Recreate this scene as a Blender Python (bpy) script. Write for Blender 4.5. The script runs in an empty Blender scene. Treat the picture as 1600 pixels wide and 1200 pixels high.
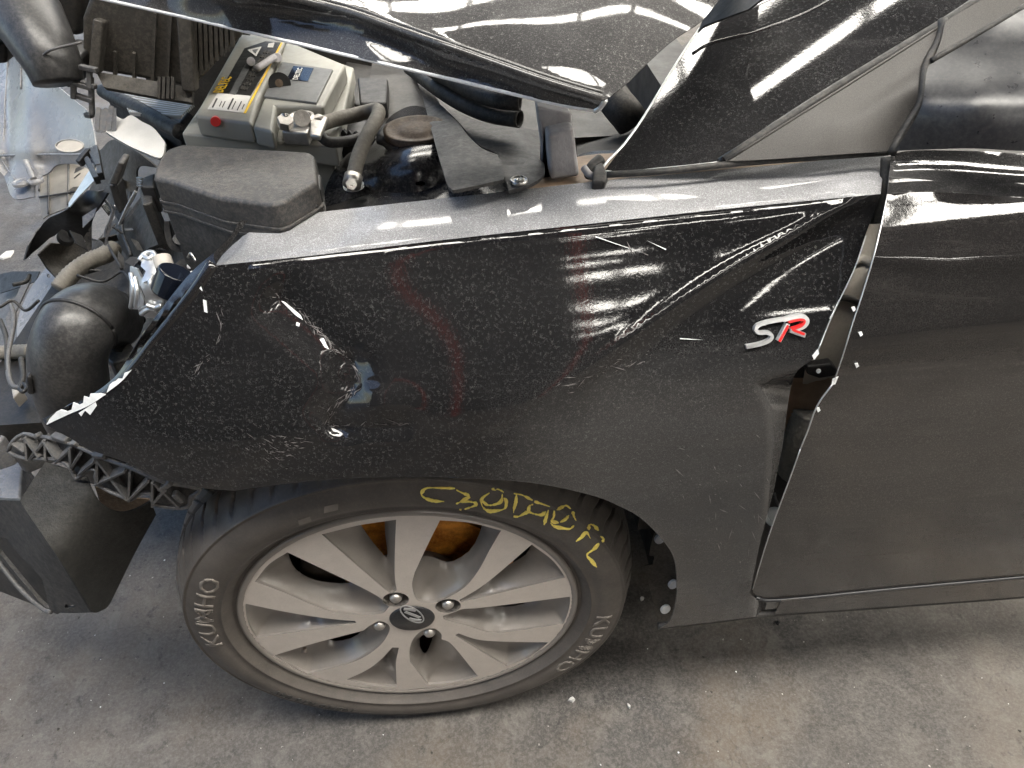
import bpy, bmesh, math, random
import numpy as np
from mathutils import Vector, Matrix
from mathutils.geometry import delaunay_2d_cdt
random.seed(7)
R_ = math.radians
S = bpy.context.scene
COL = S.collection

# ------------------------------------------------------------------ camera
CAM = np.array([.098, -.506, 1.154]); YAW, PITCH, ROLL, F = .074, .739, -.016, 1132.4
fw = np.array([math.sin(YAW)*math.cos(PITCH), math.cos(YAW)*math.cos(PITCH), -math.sin(PITCH)])
r0 = np.cross(fw, [0, 0, 1]); r0 /= np.linalg.norm(r0); u0 = np.cross(r0, fw)
RT = r0*math.cos(ROLL)+u0*math.sin(ROLL); UP = -r0*math.sin(ROLL)+u0*math.cos(ROLL)
cam = bpy.data.cameras.new('camera'); co = bpy.data.objects.new('camera', cam); COL.objects.link(co)
cam.sensor_width = 36; cam.lens = F/1600*36; cam.clip_start = .02; cam.clip_end = 400
co.matrix_world = Matrix(((RT[0], UP[0], -fw[0], CAM[0]), (RT[1], UP[1], -fw[1], CAM[1]), (RT[2], UP[2], -fw[2], CAM[2]), (0, 0, 0, 1)))
S.camera = co
# ------------------------------------------------------------------ world, light, exposure
SUN_EL, SUN_AZ = R_(52), R_(150)
w = bpy.data.worlds.new('World'); S.world = w; w.use_nodes = True
nt = w.node_tree; sky = nt.nodes.new('ShaderNodeTexSky'); sky.sky_type = 'NISHITA'; sky.sun_disc = False
sky.sun_elevation = SUN_EL; sky.sun_rotation = SUN_AZ
bg = nt.nodes['Background']; nt.links.new(sky.outputs[0], bg.inputs[0]); bg.inputs[1].default_value = .15
S.view_settings.view_transform = 'Standard'; S.view_settings.look = 'None'; S.view_settings.gamma = 1
S.view_settings.exposure = 1.08
SKYLIGHT = 12.5

def ray(px, py): return fw+RT*(px-800)/F-UP*(py-600)/F
def oz(px, py, z):
    d = ray(px, py); return CAM+d*(z-CAM[2])/d[2]
def oy(px, py, y):
    d = ray(px, py); return CAM+d*(y-CAM[1])/d[1]

# ------------------------------------------------------------------ object helpers
def link(name, me, mat=None, parent=None, smooth=False):
    o = bpy.data.objects.new(name, me); COL.objects.link(o)
    if mat: me.materials.append(mat)
    if parent: o.parent = parent
    if smooth:
        for p in me.polygons: p.use_smooth = True
    return o
def mesh(name, vs, fs, mat=None, parent=None, smooth=False):
    me = bpy.data.meshes.new(name); me.from_pydata([tuple(map(float, v)) for v in vs], [], fs); me.update()
    return link(name, me, mat, parent, smooth)
def tag(o, label=None, cat=None, kind=None, group=None):
    if label: o['label'] = label
    if cat: o['category'] = cat
    if kind: o['kind'] = kind
    if group: o['group'] = group
    return o
def cat_rom(pts, n=6, closed=False):
    pts = [np.asarray(p, float) for p in pts]
    if len(pts) < 3: return pts
    out = []; N = len(pts)
    rng = range(N if closed else N-1)
    for i in rng:
        if closed: a, b, c, d = pts[i-1], pts[i], pts[(i+1) % N], pts[(i+2) % N]
        else:
            b, c = pts[i], pts[i+1]
            a = pts[i-1] if i > 0 else 2*b-c
            d = pts[i+2] if i+2 < N else 2*c-b
        for k in range(n):
            t = k/n
            out.append(.5*((2*b)+(-a+c)*t+(2*a-5*b+4*c-d)*t*t+(-a+3*b-3*c+d)*t**3))
    if not closed: out.append(pts[-1])
    return out
def outline(*segs):
    """segments: each a list of points smoothed by itself; corners stay where segments meet"""
    out = []
    for s in segs:
        c = cat_rom(s, 5) if len(s) > 2 else [np.asarray(p, float) for p in s]
        if out and np.allclose(out[-1], c[0]): c = c[1:]
        out += list(c)
    if np.allclose(out[0], out[-1]): out = out[:-1]
    return out
def resample(poly, step):
    out = []
    for i, p in enumerate(poly):
        q = poly[(i+1) % len(poly)]; n = max(1, int(np.linalg.norm(np.subtract(q, p))/step))
        for k in range(n): out.append(np.asarray(p, float)+(np.asarray(q, float)-p)*k/n)
    return out
def inside(P, poly):
    x, y = P[:, 0], P[:, 1]; c = np.zeros(len(P), bool)
    A = np.asarray(poly); B = np.roll(A, -1, 0)
    for (x1, y1), (x2, y2) in zip(A, B):
        if y1 == y2: continue
        m = ((y1 > y) != (y2 > y)) & (x < (x2-x1)*(y-y1)/(y2-y1)+x1)
        c ^= m
    return c
def seg_dist(P, poly):
    A = np.asarray(poly); B = np.roll(A, -1, 0); D = np.full(len(P), 1e9)
    for a, b in zip(A, B):
        ab = b-a; L = ab@ab
        if L < 1e-12: continue
        t = np.clip(((P-a)@ab)/L, 0, 1)
        D = np.minimum(D, np.linalg.norm(P-(a+t[:, None]*ab), axis=1))
    return D
def tri2d(poly, step, holes=(), extra=()):
    poly = resample(poly, step); hs = [resample(h, step) for h in holes]
    A = np.asarray(poly); lo, hi = A.min(0), A.max(0)
    xs = np.arange(lo[0], hi[0], step); ys = np.arange(lo[1], hi[1], step*.866)
    G = np.array([(x+(j % 2)*step/2, y) for j, y in enumerate(ys) for x in xs]) if len(xs) and len(ys) else np.zeros((0, 2))
    if len(G):
        k = inside(G, poly) & (seg_dist(G, poly) > step*.45)
        for h in hs: k &= ~inside(G, h) & (seg_dist(G, h) > step*.45)
        G = G[k]
    V = []; E = []; loops = []
    for L in [poly]+hs:
        s = len(V); V += [tuple(p) for p in L]; E += [(s+i, s+(i+1) % len(L)) for i in range(len(L))]; loops.append((s, len(L)))
    for L in extra:
        s = len(V); V += [tuple(p) for p in L]; E += [(s+i, s+i+1) for i in range(len(L)-1)]
    V += [tuple(p) for p in G]
    v2, e2, f2, *_ = delaunay_2d_cdt([Vector(v) for v in V], E, [], 0, 1e-5)
    v2 = np.array([(v.x, v.y) for v in v2]); f = np.array([tuple(t) for t in f2 if len(t) == 3])
    c = v2[f].mean(1); k = inside(c, poly)
    for h in hs: k &= ~inside(c, h)
    f = f[k]
    a = v2[f[:, 1]]-v2[f[:, 0]]; b = v2[f[:, 2]]-v2[f[:, 0]]
    cr = a[:, 0]*b[:, 1]-a[:, 1]*b[:, 0]; k = abs(cr) > (.025*step*step if not extra else 1e-6); f = f[k]; cr = cr[k]
    # image y runs down: orient so that the face looks at the camera
    f[cr > 0] = f[cr > 0][:, ::-1]
    return v2, f
class tps:
    """smooth depth field over the picture plane: mode 'z' height or 'y' depth at sparse control points"""
    def __init__(s, mode, pts):
        s.mode = mode; P = np.array(pts, float); s.p = P[:, :2]/500.; n = len(P)
        s.lin = n < 4
        if n == 1: s.w = None; s.c = P[0, 2]; return
        K = s.U(np.linalg.norm(s.p[:, None]-s.p[None], axis=2)); Q = np.c_[np.ones(n), s.p]
        A = np.zeros((n+3, n+3)); A[:n, :n] = K+np.eye(n)*1e-7; A[:n, n:] = Q; A[n:, :n] = Q.T
        b = np.r_[P[:, 2], 0, 0, 0]; s.w = np.linalg.lstsq(A, b, rcond=None)[0]
    @staticmethod
    def U(r): return np.where(r > 1e-9, r*r*np.log(r+1e-12), 0)
    def val(s, x, y):
        if s.w is None: return s.c
        q = np.array([x, y])/500.; d = s.U(np.linalg.norm(s.p-q, axis=1))
        return float(d@s.w[:-3]+s.w[-3]+s.w[-2]*q[0]+s.w[-1]*q[1])
    def __call__(s, x, y, off=0):
        v = s.val(x, y)+off
        return oz(x, y, v) if s.mode == 'z' else oy(x, y, v)
def sheet(name, poly, surf, mat, parent, step=12, thick=.0015, holes=(), extra=(), smooth=True):
    v2, f = tri2d(poly, step, holes, extra)
    o = mesh(name, [surf(x, y) for x, y in v2], f.tolist(), mat, parent, smooth)
    if thick:
        m = o.modifiers.new('thickness', 'SOLIDIFY'); m.thickness = thick; m.offset = -1
        if smooth: e = o.modifiers.new('split', 'EDGE_SPLIT'); e.split_angle = R_(50)
    return o
def bevel(o, wdt, seg=2, ang=30):
    m = o.modifiers.new('bevel', 'BEVEL'); m.width = wdt; m.segments = seg; m.limit_method = 'ANGLE'; m.angle_limit = R_(ang)
    m.harden_normals = False
    for p in o.data.polygons: p.use_smooth = True
    n = o.modifiers.new('wn', 'WEIGHTED_NORMAL'); n.keep_sharp = True
    return o
def prism(name, poly, z, h, mat, parent, bev=.003, taper=0, zs=None):
    """outline at height z, extruded down by h"""
    top = [oz(x, y, z if zs is None else zs[i]) for i, (x, y) in enumerate(poly)]
    c = np.mean(top, 0); bot = []
    for t in top:
        d = t-c; d[2] = 0; b = t+d*taper; b[2] = t[2]-h; bot.append(b)
    n = len(top); a = sum(top[i][0]*top[(i+1) % n][1]-top[(i+1) % n][0]*top[i][1] for i in range(n))
    if a < 0: top.reverse(); bot.reverse()
    fs = [list(range(n)), list(range(2*n-1, n-1, -1))]+[[i, i+n, (i+1) % n+n, (i+1) % n] for i in range(n)]
    o = mesh(name, top+bot, fs, mat, parent)
    return bevel(o, bev) if bev else o
def box_y(name, poly, y, h, mat, parent, bev=.003):
    """outline on the upright plane y, extruded inwards by h"""
    A = [oy(x, yy, y) for x, yy in poly]; B = [p+np.array([0, h, 0]) for p in A]; n = len(A)
    a = sum(A[i][0]*A[(i+1) % n][2]-A[(i+1) % n][0]*A[i][2] for i in range(n))
    if a < 0: A.reverse(); B.reverse()
    fs = [list(range(n)), list(range(2*n-1, n-1, -1))]+[[i, i+n, (i+1) % n+n, (i+1) % n] for i in range(n)]
    o = mesh(name, A+B, fs, mat, parent)
    return bevel(o, bev) if bev else o
def bar(name, a, b, wd, ht, mat, parent, up=(0, 0, 1), bev=0):
    a = np.asarray(a, float); b = np.asarray(b, float); d = b-a; L = np.linalg.norm(d); d /= L
    u = np.asarray(up, float); s = np.cross(d, u); s /= np.linalg.norm(s); u = np.cross(s, d)
    vs = [p+s*wd/2*i+u*ht/2*j for p in (a, b) for i, j in ((-1, -1), (1, -1), (1, 1), (-1, 1))]
    fs = [(0, 1, 2, 3), (7, 6, 5, 4), (0, 4, 5, 1), (1, 5, 6, 2), (2, 6, 7, 3), (3, 7, 4, 0)]
    o = mesh(name, vs, fs, mat, parent)
    bm = bmesh.new(); bm.from_mesh(o.data); bmesh.ops.recalc_face_normals(bm, faces=bm.faces); bm.to_mesh(o.data); bm.free()
    return bevel(o, bev) if bev else o
def tube(name, pts, r, mat, parent, seg=14, n=8, corr=0, corr_n=6, cap=True, hollow=False):
    P = cat_rom([np.asarray(p, float) for p in pts], n); m = len(P); vs = []; fs = []
    rr = r if callable(r) else (lambda t: r)
    T = [P[min(i+1, m-1)]-P[max(i-1, 0)] for i in range(m)]; T = [t/np.linalg.norm(t) for t in T]
    u = np.cross(T[0], [.1, .2, 1]); u /= np.linalg.norm(u)
    for i in range(m):
        u = u-T[i]*(u@T[i]); u /= np.linalg.norm(u); v = np.cross(T[i], u)
        R = rr(i/(m-1))*(1+(corr if i % 2 else -corr))
        for k in range(seg):
            a = 2*math.pi*k/seg; vs.append(P[i]+(u*math.cos(a)+v*math.sin(a))*R)
    for i in range(m-1):
        for k in range(seg):
            fs.append((i*seg+k, i*seg+(k+1) % seg, (i+1)*seg+(k+1) % seg, (i+1)*seg+k))
    if cap and not hollow: fs += [tuple(range(seg))[::-1], tuple((m-1)*seg+k for k in range(seg))]
    o = mesh(name, vs, fs, mat, parent, True)
    if hollow:
        s = o.modifiers.new('wall', 'SOLIDIFY'); s.thickness = hollow; s.offset = -1
    return o
def cyl(name, a, b, r, mat, parent, seg=24, r2=None, bev=.0006):
    a = np.asarray(a, float); b = np.asarray(b, float); d = (b-a)/np.linalg.norm(b-a)
    u = np.cross(d, [.3, .1, 1]); u /= np.linalg.norm(u); v = np.cross(d, u); r2 = r if r2 is None else r2
    vs = [p+(u*math.cos(t)+v*math.sin(t))*q for p, q in ((a, r), (b, r2)) for t in np.linspace(0, 2*math.pi, seg, False)]
    fs = [tuple(range(seg))[::-1], tuple(range(seg, 2*seg))]+[(k, (k+1) % seg, seg+(k+1) % seg, seg+k) for k in range(seg)]
    o = mesh(name, vs, fs, mat, parent)
    return bevel(o, bev) if bev else o
def lathe(name, prof, mat, parent, seg=96, smooth=True, c=(0, 0, .295), mod=None, a0=0, a1=2*math.pi):
    """profile (r, y) about the wheel's axle"""
    full = abs(a1-a0-2*math.pi) < 1e-6; n = seg if full else seg+1; m = len(prof); vs = []
    for i in range(n):
        a = a0+(a1-a0)*i/seg
        for j, (r, y) in enumerate(prof):
            if mod: r, y = mod(a, j, r, y)
            vs.append((c[0]+r*math.cos(a), c[1]+y, c[2]+r*math.sin(a)))
    fs = []
    for i in range(seg):
        k = (i+1) % n if full else i+1
        for j in range(m-1): fs.append((i*m+j, k*m+j, k*m+j+1, i*m+j+1))
    return mesh(name, vs, fs, mat, parent, smooth)

# ------------------------------------------------------------------ materials
def nodes(name):
    m = bpy.data.materials.new(name); m.use_nodes = True; n = m.node_tree
    return m, n, n.nodes['Principled BSDF']
def N(nt, typ, **kw):
    n = nt.nodes.new(typ)
    for k, v in kw.items():
        if k.startswith('i_'): n.inputs[k[2:].replace('_', ' ')].default_value = v
        else: setattr(n, k, v)
    return n
def noise(nt, scale, detail=4, rough=.6, dist=0, vec=None):
    n = N(nt, 'ShaderNodeTexNoise'); n.inputs['Scale'].default_value = scale; n.inputs['Detail'].default_value = detail
    n.inputs['Roughness'].default_value = rough; n.inputs['Distortion'].default_value = dist
    if vec is None:
        tc = nt.nodes.get('TC') or N(nt, 'ShaderNodeTexCoord', name='TC'); vec = tc.outputs['Object']
    nt.links.new(vec, n.inputs['Vector']); return n.outputs['Fac']
def ramp(nt, fac, a, b, lo=0, hi=1):
    n = N(nt, 'ShaderNodeMapRange'); n.inputs['From Min'].default_value = a; n.inputs['From Max'].default_value = b
    n.inputs['To Min'].default_value = lo; n.inputs['To Max'].default_value = hi; nt.links.new(fac, n.inputs['Value']); return n.outputs[0]
def mth(nt, op, a, b=None, c=None):
    n = N(nt, 'ShaderNodeMath', operation=op)
    for i, v in enumerate((a, b, c)):
        if v is None: continue
        if isinstance(v, (int, float)): n.inputs[i].default_value = v
        else: nt.links.new(v, n.inputs[i])
    return n.outputs[0]
def mixc(nt, f, a, b):
    n = N(nt, 'ShaderNodeMix', data_type='RGBA')
    for s, v in ((0, f), (6, a), (7, b)):
        if isinstance(v, (int, float)): n.inputs[s].default_value = v
        elif isinstance(v, tuple): n.inputs[s].default_value = (*v[:3], 1)
        else: nt.links.new(v, n.inputs[s])
    return n.outputs[2]
def bump(nt, h, strength, dist, nrm=None):
    n = N(nt, 'ShaderNodeBump'); n.inputs['Strength'].default_value = strength; n.inputs['Distance'].default_value = dist
    nt.links.new(h, n.inputs['Height'])
    if nrm is not None: nt.links.new(nrm, n.inputs['Normal'])
    return n.outputs[0]

def paint(name, floor_refl=0, base=(.004, .004, .005), dust=.06, curls=1., rough=.05, smear=.05, dcol=(.42, .41, .40), peel=.0):
    m, t, b = nodes(name)
    b.inputs['Base Color'].default_value = (*base, 1); b.inputs['Roughness'].default_value = rough
    b.inputs['IOR'].default_value = 1.6
    # curly dried-water marks: short pieces of the contour lines of a warped noise
    n1 = noise(t, 480, 2, .5, 1.0); line = ramp(t, mth(t, 'ABSOLUTE', mth(t, 'SUBTRACT', n1, .5)), .004, .024, 1, 0)
    n2 = noise(t, 300, 2, .6); patch = ramp(t, n2, .53, .60)
    big = noise(t, 9, 3, .6); dens = ramp(t, big, .35, .62, .25, 1)
    curl = mth(t, 'MULTIPLY', mth(t, 'MULTIPLY', line, patch), mth(t, 'MULTIPLY', dens, .22*curls))
    fine = ramp(t, noise(t, 900, 3, .7), .50, .78, 0, 1)
    film = mth(t, 'MULTIPLY', mth(t, 'MULTIPLY_ADD', fine, .9, .45), ramp(t, noise(t, 5, 6, .65), .3, .7, dust*.55, dust*1.35))
    # long wiped smears
    tc = t.nodes['TC']; mp = N(t, 'ShaderNodeMapping'); mp.inputs['Scale'].default_value = (3, 8, 22); mp.inputs['Rotation'].default_value = (0, .5, 0)
    t.links.new(tc.outputs['Object'], mp.inputs[0])
    sm = ramp(t, noise(t, 1.2, 8, .75, .8, mp.outputs[0]), .52, .78, 0, smear)
    if floor_refl:   # floor reflection painted into the colour, low and rearward on wing and door
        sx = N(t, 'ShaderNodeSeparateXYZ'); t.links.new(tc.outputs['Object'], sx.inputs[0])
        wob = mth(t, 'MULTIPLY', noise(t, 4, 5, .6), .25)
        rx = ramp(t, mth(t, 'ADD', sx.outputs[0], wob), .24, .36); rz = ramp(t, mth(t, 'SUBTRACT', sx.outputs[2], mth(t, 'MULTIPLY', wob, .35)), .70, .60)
        sm = mth(t, 'ADD', sm, mth(t, 'MULTIPLY', mth(t, 'MULTIPLY', rx, rz), mth(t, 'MULTIPLY_ADD', fine, floor_refl, floor_refl*.5)))
    mask = mth(t, 'MINIMUM', mth(t, 'ADD', mth(t, 'ADD', curl, film), sm), 1.)
    d = N(t, 'ShaderNodeBsdfDiffuse'); d.inputs['Color'].default_value = (*dcol, 1)
    mx = N(t, 'ShaderNodeMixShader'); t.links.new(mask, mx.inputs[0]); t.links.new(b.outputs[0], mx.inputs[1]); t.links.new(d.outputs[0], mx.inputs[2])
    out = t.nodes['Material Output']; t.links.new(mx.outputs[0], out.inputs['Surface'])
    h = mth(t, 'ADD', noise(t, 260, 2, .5), mth(t, 'MULTIPLY', n1, .6))
    t.links.new(bump(t, h, .35+peel, .00006), b.inputs['Normal'])
    return m
def plain(name, col, rough=.6, metal=0, var=.25, scale=40, dust=.0, dcol=(.35, .32, .28), bmp=.0, bscale=300, spec=.5, coat=0):
    m, t, b = nodes(name)
    f = noise(t, scale, 5, .65); c2 = tuple(min(1, c*(1+var)) for c in col); c1 = tuple(c*(1-var) for c in col)
    c = mixc(t, ramp(t, f, .3, .7), c1, c2)
    if dust:
        g = ramp(t, mth(t, 'ADD', mth(t, 'MULTIPLY', noise(t, 260, 4, .75), .7), mth(t, 'MULTIPLY', noise(t, 14, 4, .6), .3)), .45, .60, 0, dust)
        c = mixc(t, g, c, dcol)
    t.links.new(c, b.inputs['Base Color']); b.inputs['Metallic'].default_value = metal
    t.links.new(ramp(t, noise(t, scale*2.3, 4, .6), .3, .7, rough*.8, min(1, rough*1.2)), b.inputs['Roughness'])
    b.inputs['Specular IOR Level'].default_value = spec; b.inputs['Coat Weight'].default_value = coat; b.inputs['Coat Roughness'].default_value = .15
    if bmp: t.links.new(bump(t, noise(t, bscale, 4, .6), bmp, .0008), b.inputs['Normal'])
    return m
M = {}
M['paint'] = paint('black_paint', floor_refl=.15, dust=.030, curls=1.25, smear=.03)
M['paint_top'] = paint('black_paint_top', dust=.15, curls=1.2, smear=.08, dcol=(.40,.39,.38))
M['pillarp'] = paint('black_pillar_paint', dust=.07, curls=1.2, smear=.05)
M['bead'] = paint('black_paint_edge', dust=.05, curls=.3, smear=.02)
M['shelf'] = paint('dusty_black_paint', dust=1.15, curls=1.6, smear=.2, dcol=(.40,.40,.41))
M['paint_low'] = paint('black_paint_door', floor_refl=.15, dust=.06, curls=.4, smear=.06, dcol=(.37, .34, .31))
M['hoodp'] = paint('black_paint_hood', dust=.24, curls=2.0, smear=.10)
M['plastic'] = plain('black_plastic', (.020, .020, .021), .55, dust=.4, dcol=(.11, .10, .088), bmp=.3)
M['plastic_dk'] = plain('dark_plastic', (.012, .012, .013), .5, dust=.12, dcol=(.12, .11, .10), bmp=.2)
M['cornerm'] = plain('textured_black_plastic', (.010, .010, .0095), .62, dust=.3, dcol=(.045, .042, .036), bmp=.6, bscale=500, spec=.35)
M['plastic_brown'] = plain('dusty_brown_plastic', (.03, .027, .023), .65, dust=.5, dcol=(.10, .088, .072), bmp=.3)
M['plastic_grey'] = plain('grey_plastic', (.075, .075, .078), .5, dust=.4, dcol=(.2, .185, .165), bmp=.2)
M['shield'] = plain('smoky_grey_plastic', (.17, .175, .19), .28, dust=.45, dcol=(.34, .31, .27), bmp=.2, scale=8)
M['beige'] = plain('beige_plastic', (.42, .39, .35), .55, dust=.3, bmp=.2, scale=20)
M['rubber'] = plain('rubber', (.018, .018, .018), .65, dust=.25, dcol=(.14, .12, .1), bmp=.2)
M['fuse'] = plain('fuse_lid_plastic', (.035, .035, .036), .5, dust=.5, dcol=(.13, .115, .10), bmp=.5, bscale=700)
M['batt'] = plain('battery_grey', (.27, .265, .235), .45, var=.06, dust=.15, dcol=(.26, .245, .21))
M['batt_dk'] = plain('battery_dark_grey', (.10, .103, .105), .45, var=.06, dust=.2, dcol=(.2, .19, .17))
M['steel'] = plain('bare_steel', (.45, .44, .42), .3, 1, var=.2, scale=60, bmp=.3)
M['lead'] = plain('lead_terminal', (.5, .48, .45), .38, .8, var=.2, scale=90, dust=.3, bmp=.4)
M['duct'] = plain('moulded_rubber_duct', (.026, .026, .027), .36, dust=.45, dcol=(.10, .095, .09), bmp=.1)
M['white'] = plain('white_paper', (.50, .49, .47), .85, var=.12, bmp=.3, bscale=60)
M['black'] = plain('black_print', (.01, .01, .01), .5, var=.1)
M['yellow'] = plain('yellow_print', (.75, .48, .03), .5, var=.1)
M['red'] = plain('red_plastic', (.65, .02, .02), .35, var=.1)
M['post'] = plain('red_streak_post', (.38, .045, .03), .6, var=.15)
M['orange'] = plain('yellow_orange_plastic', (.8, .35, .01), .4, var=.1)
M['towers'] = plain('black_body_paint', (.016, .016, .018), .2, dust=.6, dcol=(.11, .105, .10), scale=25)
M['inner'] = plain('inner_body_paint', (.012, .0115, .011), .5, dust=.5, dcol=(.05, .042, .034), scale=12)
M['pillarin'] = plain('hinge_pillar_paint', (.42, .385, .33), .45, var=.2, scale=14, dust=.25, dcol=(.25, .22, .18))
M['brownrust'] = plain('rusty_tan_metal', (.075, .05, .032), .7, var=.5, scale=35, dust=.4, dcol=(.2, .16, .11), bmp=.5)
M['tan'] = plain('grimy_tan_paint', (.30, .21, .14), .6, var=.4, scale=30)
M['chalk'] = plain('chalky_cast_metal', (.34, .33, .34), .75, var=.25, scale=50, dust=.3, dcol=(.45, .42, .4), bmp=.6)
M['navy'] = plain('dark_glass_cover', (.006, .008, .014), .12)
M['satin'] = plain('satin_black_mirror', (.016, .017, .02), .33, var=.1, dust=.12, dcol=(.16, .15, .14), coat=0)
M['green'] = plain('green_wire', (.02, .12, .09), .5)
M['curtain'] = plain('dusty_light_hose', (.17, .155, .13), .7, dust=.3, bmp=.4)
M['silver'] = plain('bright_pot_metal', (.66, .67, .68), .38, .8, var=.12, scale=60, bmp=.15)
M['scuffm'] = plain('scuffed_paint', (.13, .12, .12), .6, var=.5, scale=300)
M['chip'] = plain('chipped_primer', (.82, .83, .84), .6, var=.12, scale=120)
def trim_mat():
    m, t, b = nodes('grey_metallic_trim')
    g = ramp(t, noise(t, 1500, 2, .8), .35, .7)
    c = mixc(t, g, (.020, .0185, .0175), (.075, .069, .063)); t.links.new(c, b.inputs['Base Color'])
    b.inputs['Metallic'].default_value = .0; b.inputs['Roughness'].default_value = .48; b.inputs['Specular IOR Level'].default_value = .35
    t.links.new(bump(t, noise(t, 1500, 2, .7), .5, .0002), b.inputs['Normal']); return m
M['trim'] = trim_mat()
def alloy(name, col, rough, brushed):
    m, t, b = nodes(name)
    f = noise(t, 60, 5, .6); c = mixc(t, ramp(t, f, .35, .7), tuple(x*.92 for x in col), col)
    d = ramp(t, noise(t, 420, 4, .75), .5, .75, 0, .25); c = mixc(t, d, c, (.30, .26, .22))
    t.links.new(c, b.inputs['Base Color']); b.inputs['Metallic'].default_value = .12; b.inputs['Roughness'].default_value = rough
    b.inputs['Coat Weight'].default_value = .5; b.inputs['Coat Roughness'].default_value = .12
    if brushed: t.links.new(bump(t, noise(t, 900, 2, .6), .15, .0002), b.inputs['Normal'])
    return m
M['alloy'] = alloy('machined_alloy', (.62, .56, .505), .42, True)
M['alloyp'] = alloy('painted_alloy', (.22, .20, .182), .34, False)
def tyre_mat():
    m, t, b = nodes('tyre_rubber')
    c = mixc(t, ramp(t, noise(t, 18, 6, .65), .3, .7), (.058, .052, .048), (.100, .088, .078))
    g = ramp(t, noise(t, 300, 4, .75), .5, .75, 0, .35); c = mixc(t, g, c, (.17, .14, .11))
    t.links.new(c, b.inputs['Base Color'])
    t.links.new(ramp(t, noise(t, 30, 3, .6), .3, .7, .42, .62), b.inputs['Roughness'])
    t.links.new(bump(t, noise(t, 500, 4, .6), .4, .0005), b.inputs['Normal']); return m
M['tyre'] = tyre_mat()
M['letter'] = plain('raised_tyre_letter', (.15, .135, .12), .55, dust=.3, dcol=(.2, .17, .14))
M['grease'] = plain('yellow_paint_marker', (.92, .70, .16), .55, var=.2, scale=200)
def rust_mat():
    m, t, b = nodes('orange_rust')
    c = mixc(t, ramp(t, noise(t, 45, 6, .7), .35, .65), (.35, .10, .012), (.85, .36, .05))
    g = ramp(t, noise(t, 380, 3, .8), .6, .75); c = mixc(t, g, c, (.75, .45, .16))
    t.links.new(c, b.inputs['Base Color']); b.inputs['Roughness'].default_value = .55; b.inputs['Metallic'].default_value = .2
    t.links.new(bump(t, noise(t, 120, 5, .7), .6, .001), b.inputs['Normal']); return m
M['rust'] = rust_mat()
M['disc'] = plain('worn_brake_metal', (.30, .26, .23), .4, .7, var=.3, scale=30, dust=.4, dcol=(.24, .17, .12))
def floor_mat():
    m, t, b = nodes('stained_asphalt_floor')
    big = noise(t, 1.6, 7, .62, .6); c = mixc(t, ramp(t, big, .36, .64), (.028, .0262, .026), (.096, .083, .071))
    st = ramp(t, noise(t, 5.5, 6, .7, .4), .52, .68, 0, .55); c = mixc(t, st, c, (.020, .019, .020))
    br = ramp(t, noise(t, 3.1, 5, .6), .52, .7, 0, .5); c = mixc(t, br, c, (.16, .125, .09))
    pt = ramp(t, noise(t, 22, 6, .75, .5), .50, .66, 0, .55); c = mixc(t, pt, c, (.15, .138, .122))
    dk = ramp(t, noise(t, 38, 5, .7, .3), .44, .32, 0, .75); c = mixc(t, dk, c, (.022, .020, .019))
    scr = ramp(t, mth(t, 'ABSOLUTE', mth(t, 'SUBTRACT', noise(t, 2.6, 3, .5, 1.5), .5)), .0, .006, .35, 0); c = mixc(t, scr, c, (.03, .028, .026))
    gr = ramp(t, noise(t, 170, 5, .85), .45, .68, 0, .6); c = mixc(t, gr, c, (.18, .165, .15))
    sp = ramp(t, noise(t, 120, 2, .5), .74, .78, 0, .8); c = mixc(t, sp, c, (.55, .52, .48))
    pit = ramp(t, noise(t, 75, 3, .6), .30, .24, 0, .7); c = mixc(t, pit, c, (.02, .02, .02))
    t.links.new(c, b.inputs['Base Color'])
    t.links.new(ramp(t, noise(t, 7, 5, .65), .35, .65, .38, .75), b.inputs['Roughness'])
    h = mth(t, 'ADD', noise(t, 160, 5, .7), mth(t, 'MULTIPLY', noise(t, 30, 4, .6), .8))
    t.links.new(bump(t, h, .6, .002), b.inputs['Normal']); return m
M['floor'] = floor_mat()
def emis(name, col, s):
    m, t, b = nodes(name); b.inputs['Base Color'].default_value = (.8, .8, .8, 1)
    g = ramp(t, noise(t, 1.2, 4, .6), .3, .7, .8*s, 1.15*s)
    b.inputs['Emission Color'].default_value = (*col, 1); t.links.new(g, b.inputs['Emission Strength']); return m
M['skylight'] = emis('translucent_roof_sheet', (1., .955, .87), SKYLIGHT)
M['roof'] = plain('dark_shed_steel', (.05, .05, .052), .7, scale=3)
M['wallm'] = plain('shed_wall_sheet', (.06, .058, .055), .7, scale=2)

# ------------------------------------------------------------------ setting: floor and the shed seen in the paintwork
def slab(name, lo, hi, mat, parent=None):
    x0, y0, z0 = lo; x1, y1, z1 = hi
    vs = [(x, y, z) for x in (x0, x1) for y in (y0, y1) for z in (z0, z1)]
    return mesh(name, vs, [(0, 1, 3, 2), (4, 6, 7, 5), (0, 4, 5, 1), (2, 3, 7, 6), (0, 2, 6, 4), (1, 5, 7, 3)], mat, parent)
fl = mesh('floor', [(-60, -60, 0), (60, -60, 0), (60, 60, 0), (-60, 60, 0)], [(0, 1, 2, 3)], M['floor']); tag(fl, kind='structure')
RZ = 4.8
roof = bpy.data.objects.new('shed_roof', None); COL.objects.link(roof); roof.location = (5, 0, 0)
tag(roof, 'dark steel shed roof with bright translucent skylight strips above the car', 'roof')
def rpart(name, lo, hi, mat):
    o = slab(name, tuple(np.array(lo)-(5, 0, 0)), tuple(np.array(hi)-(5, 0, 0)), mat, roof); return o
X0, X1 = -1.7, 15
ys = [-8, -7.6, -7.25, -6.7, -6.3, -5.75, -5.35, -4.7, -4.3, -1.4, -.2, 2.6, 3.0, 4.6, 5.7, 8.6, 9.6, 13]
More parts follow.
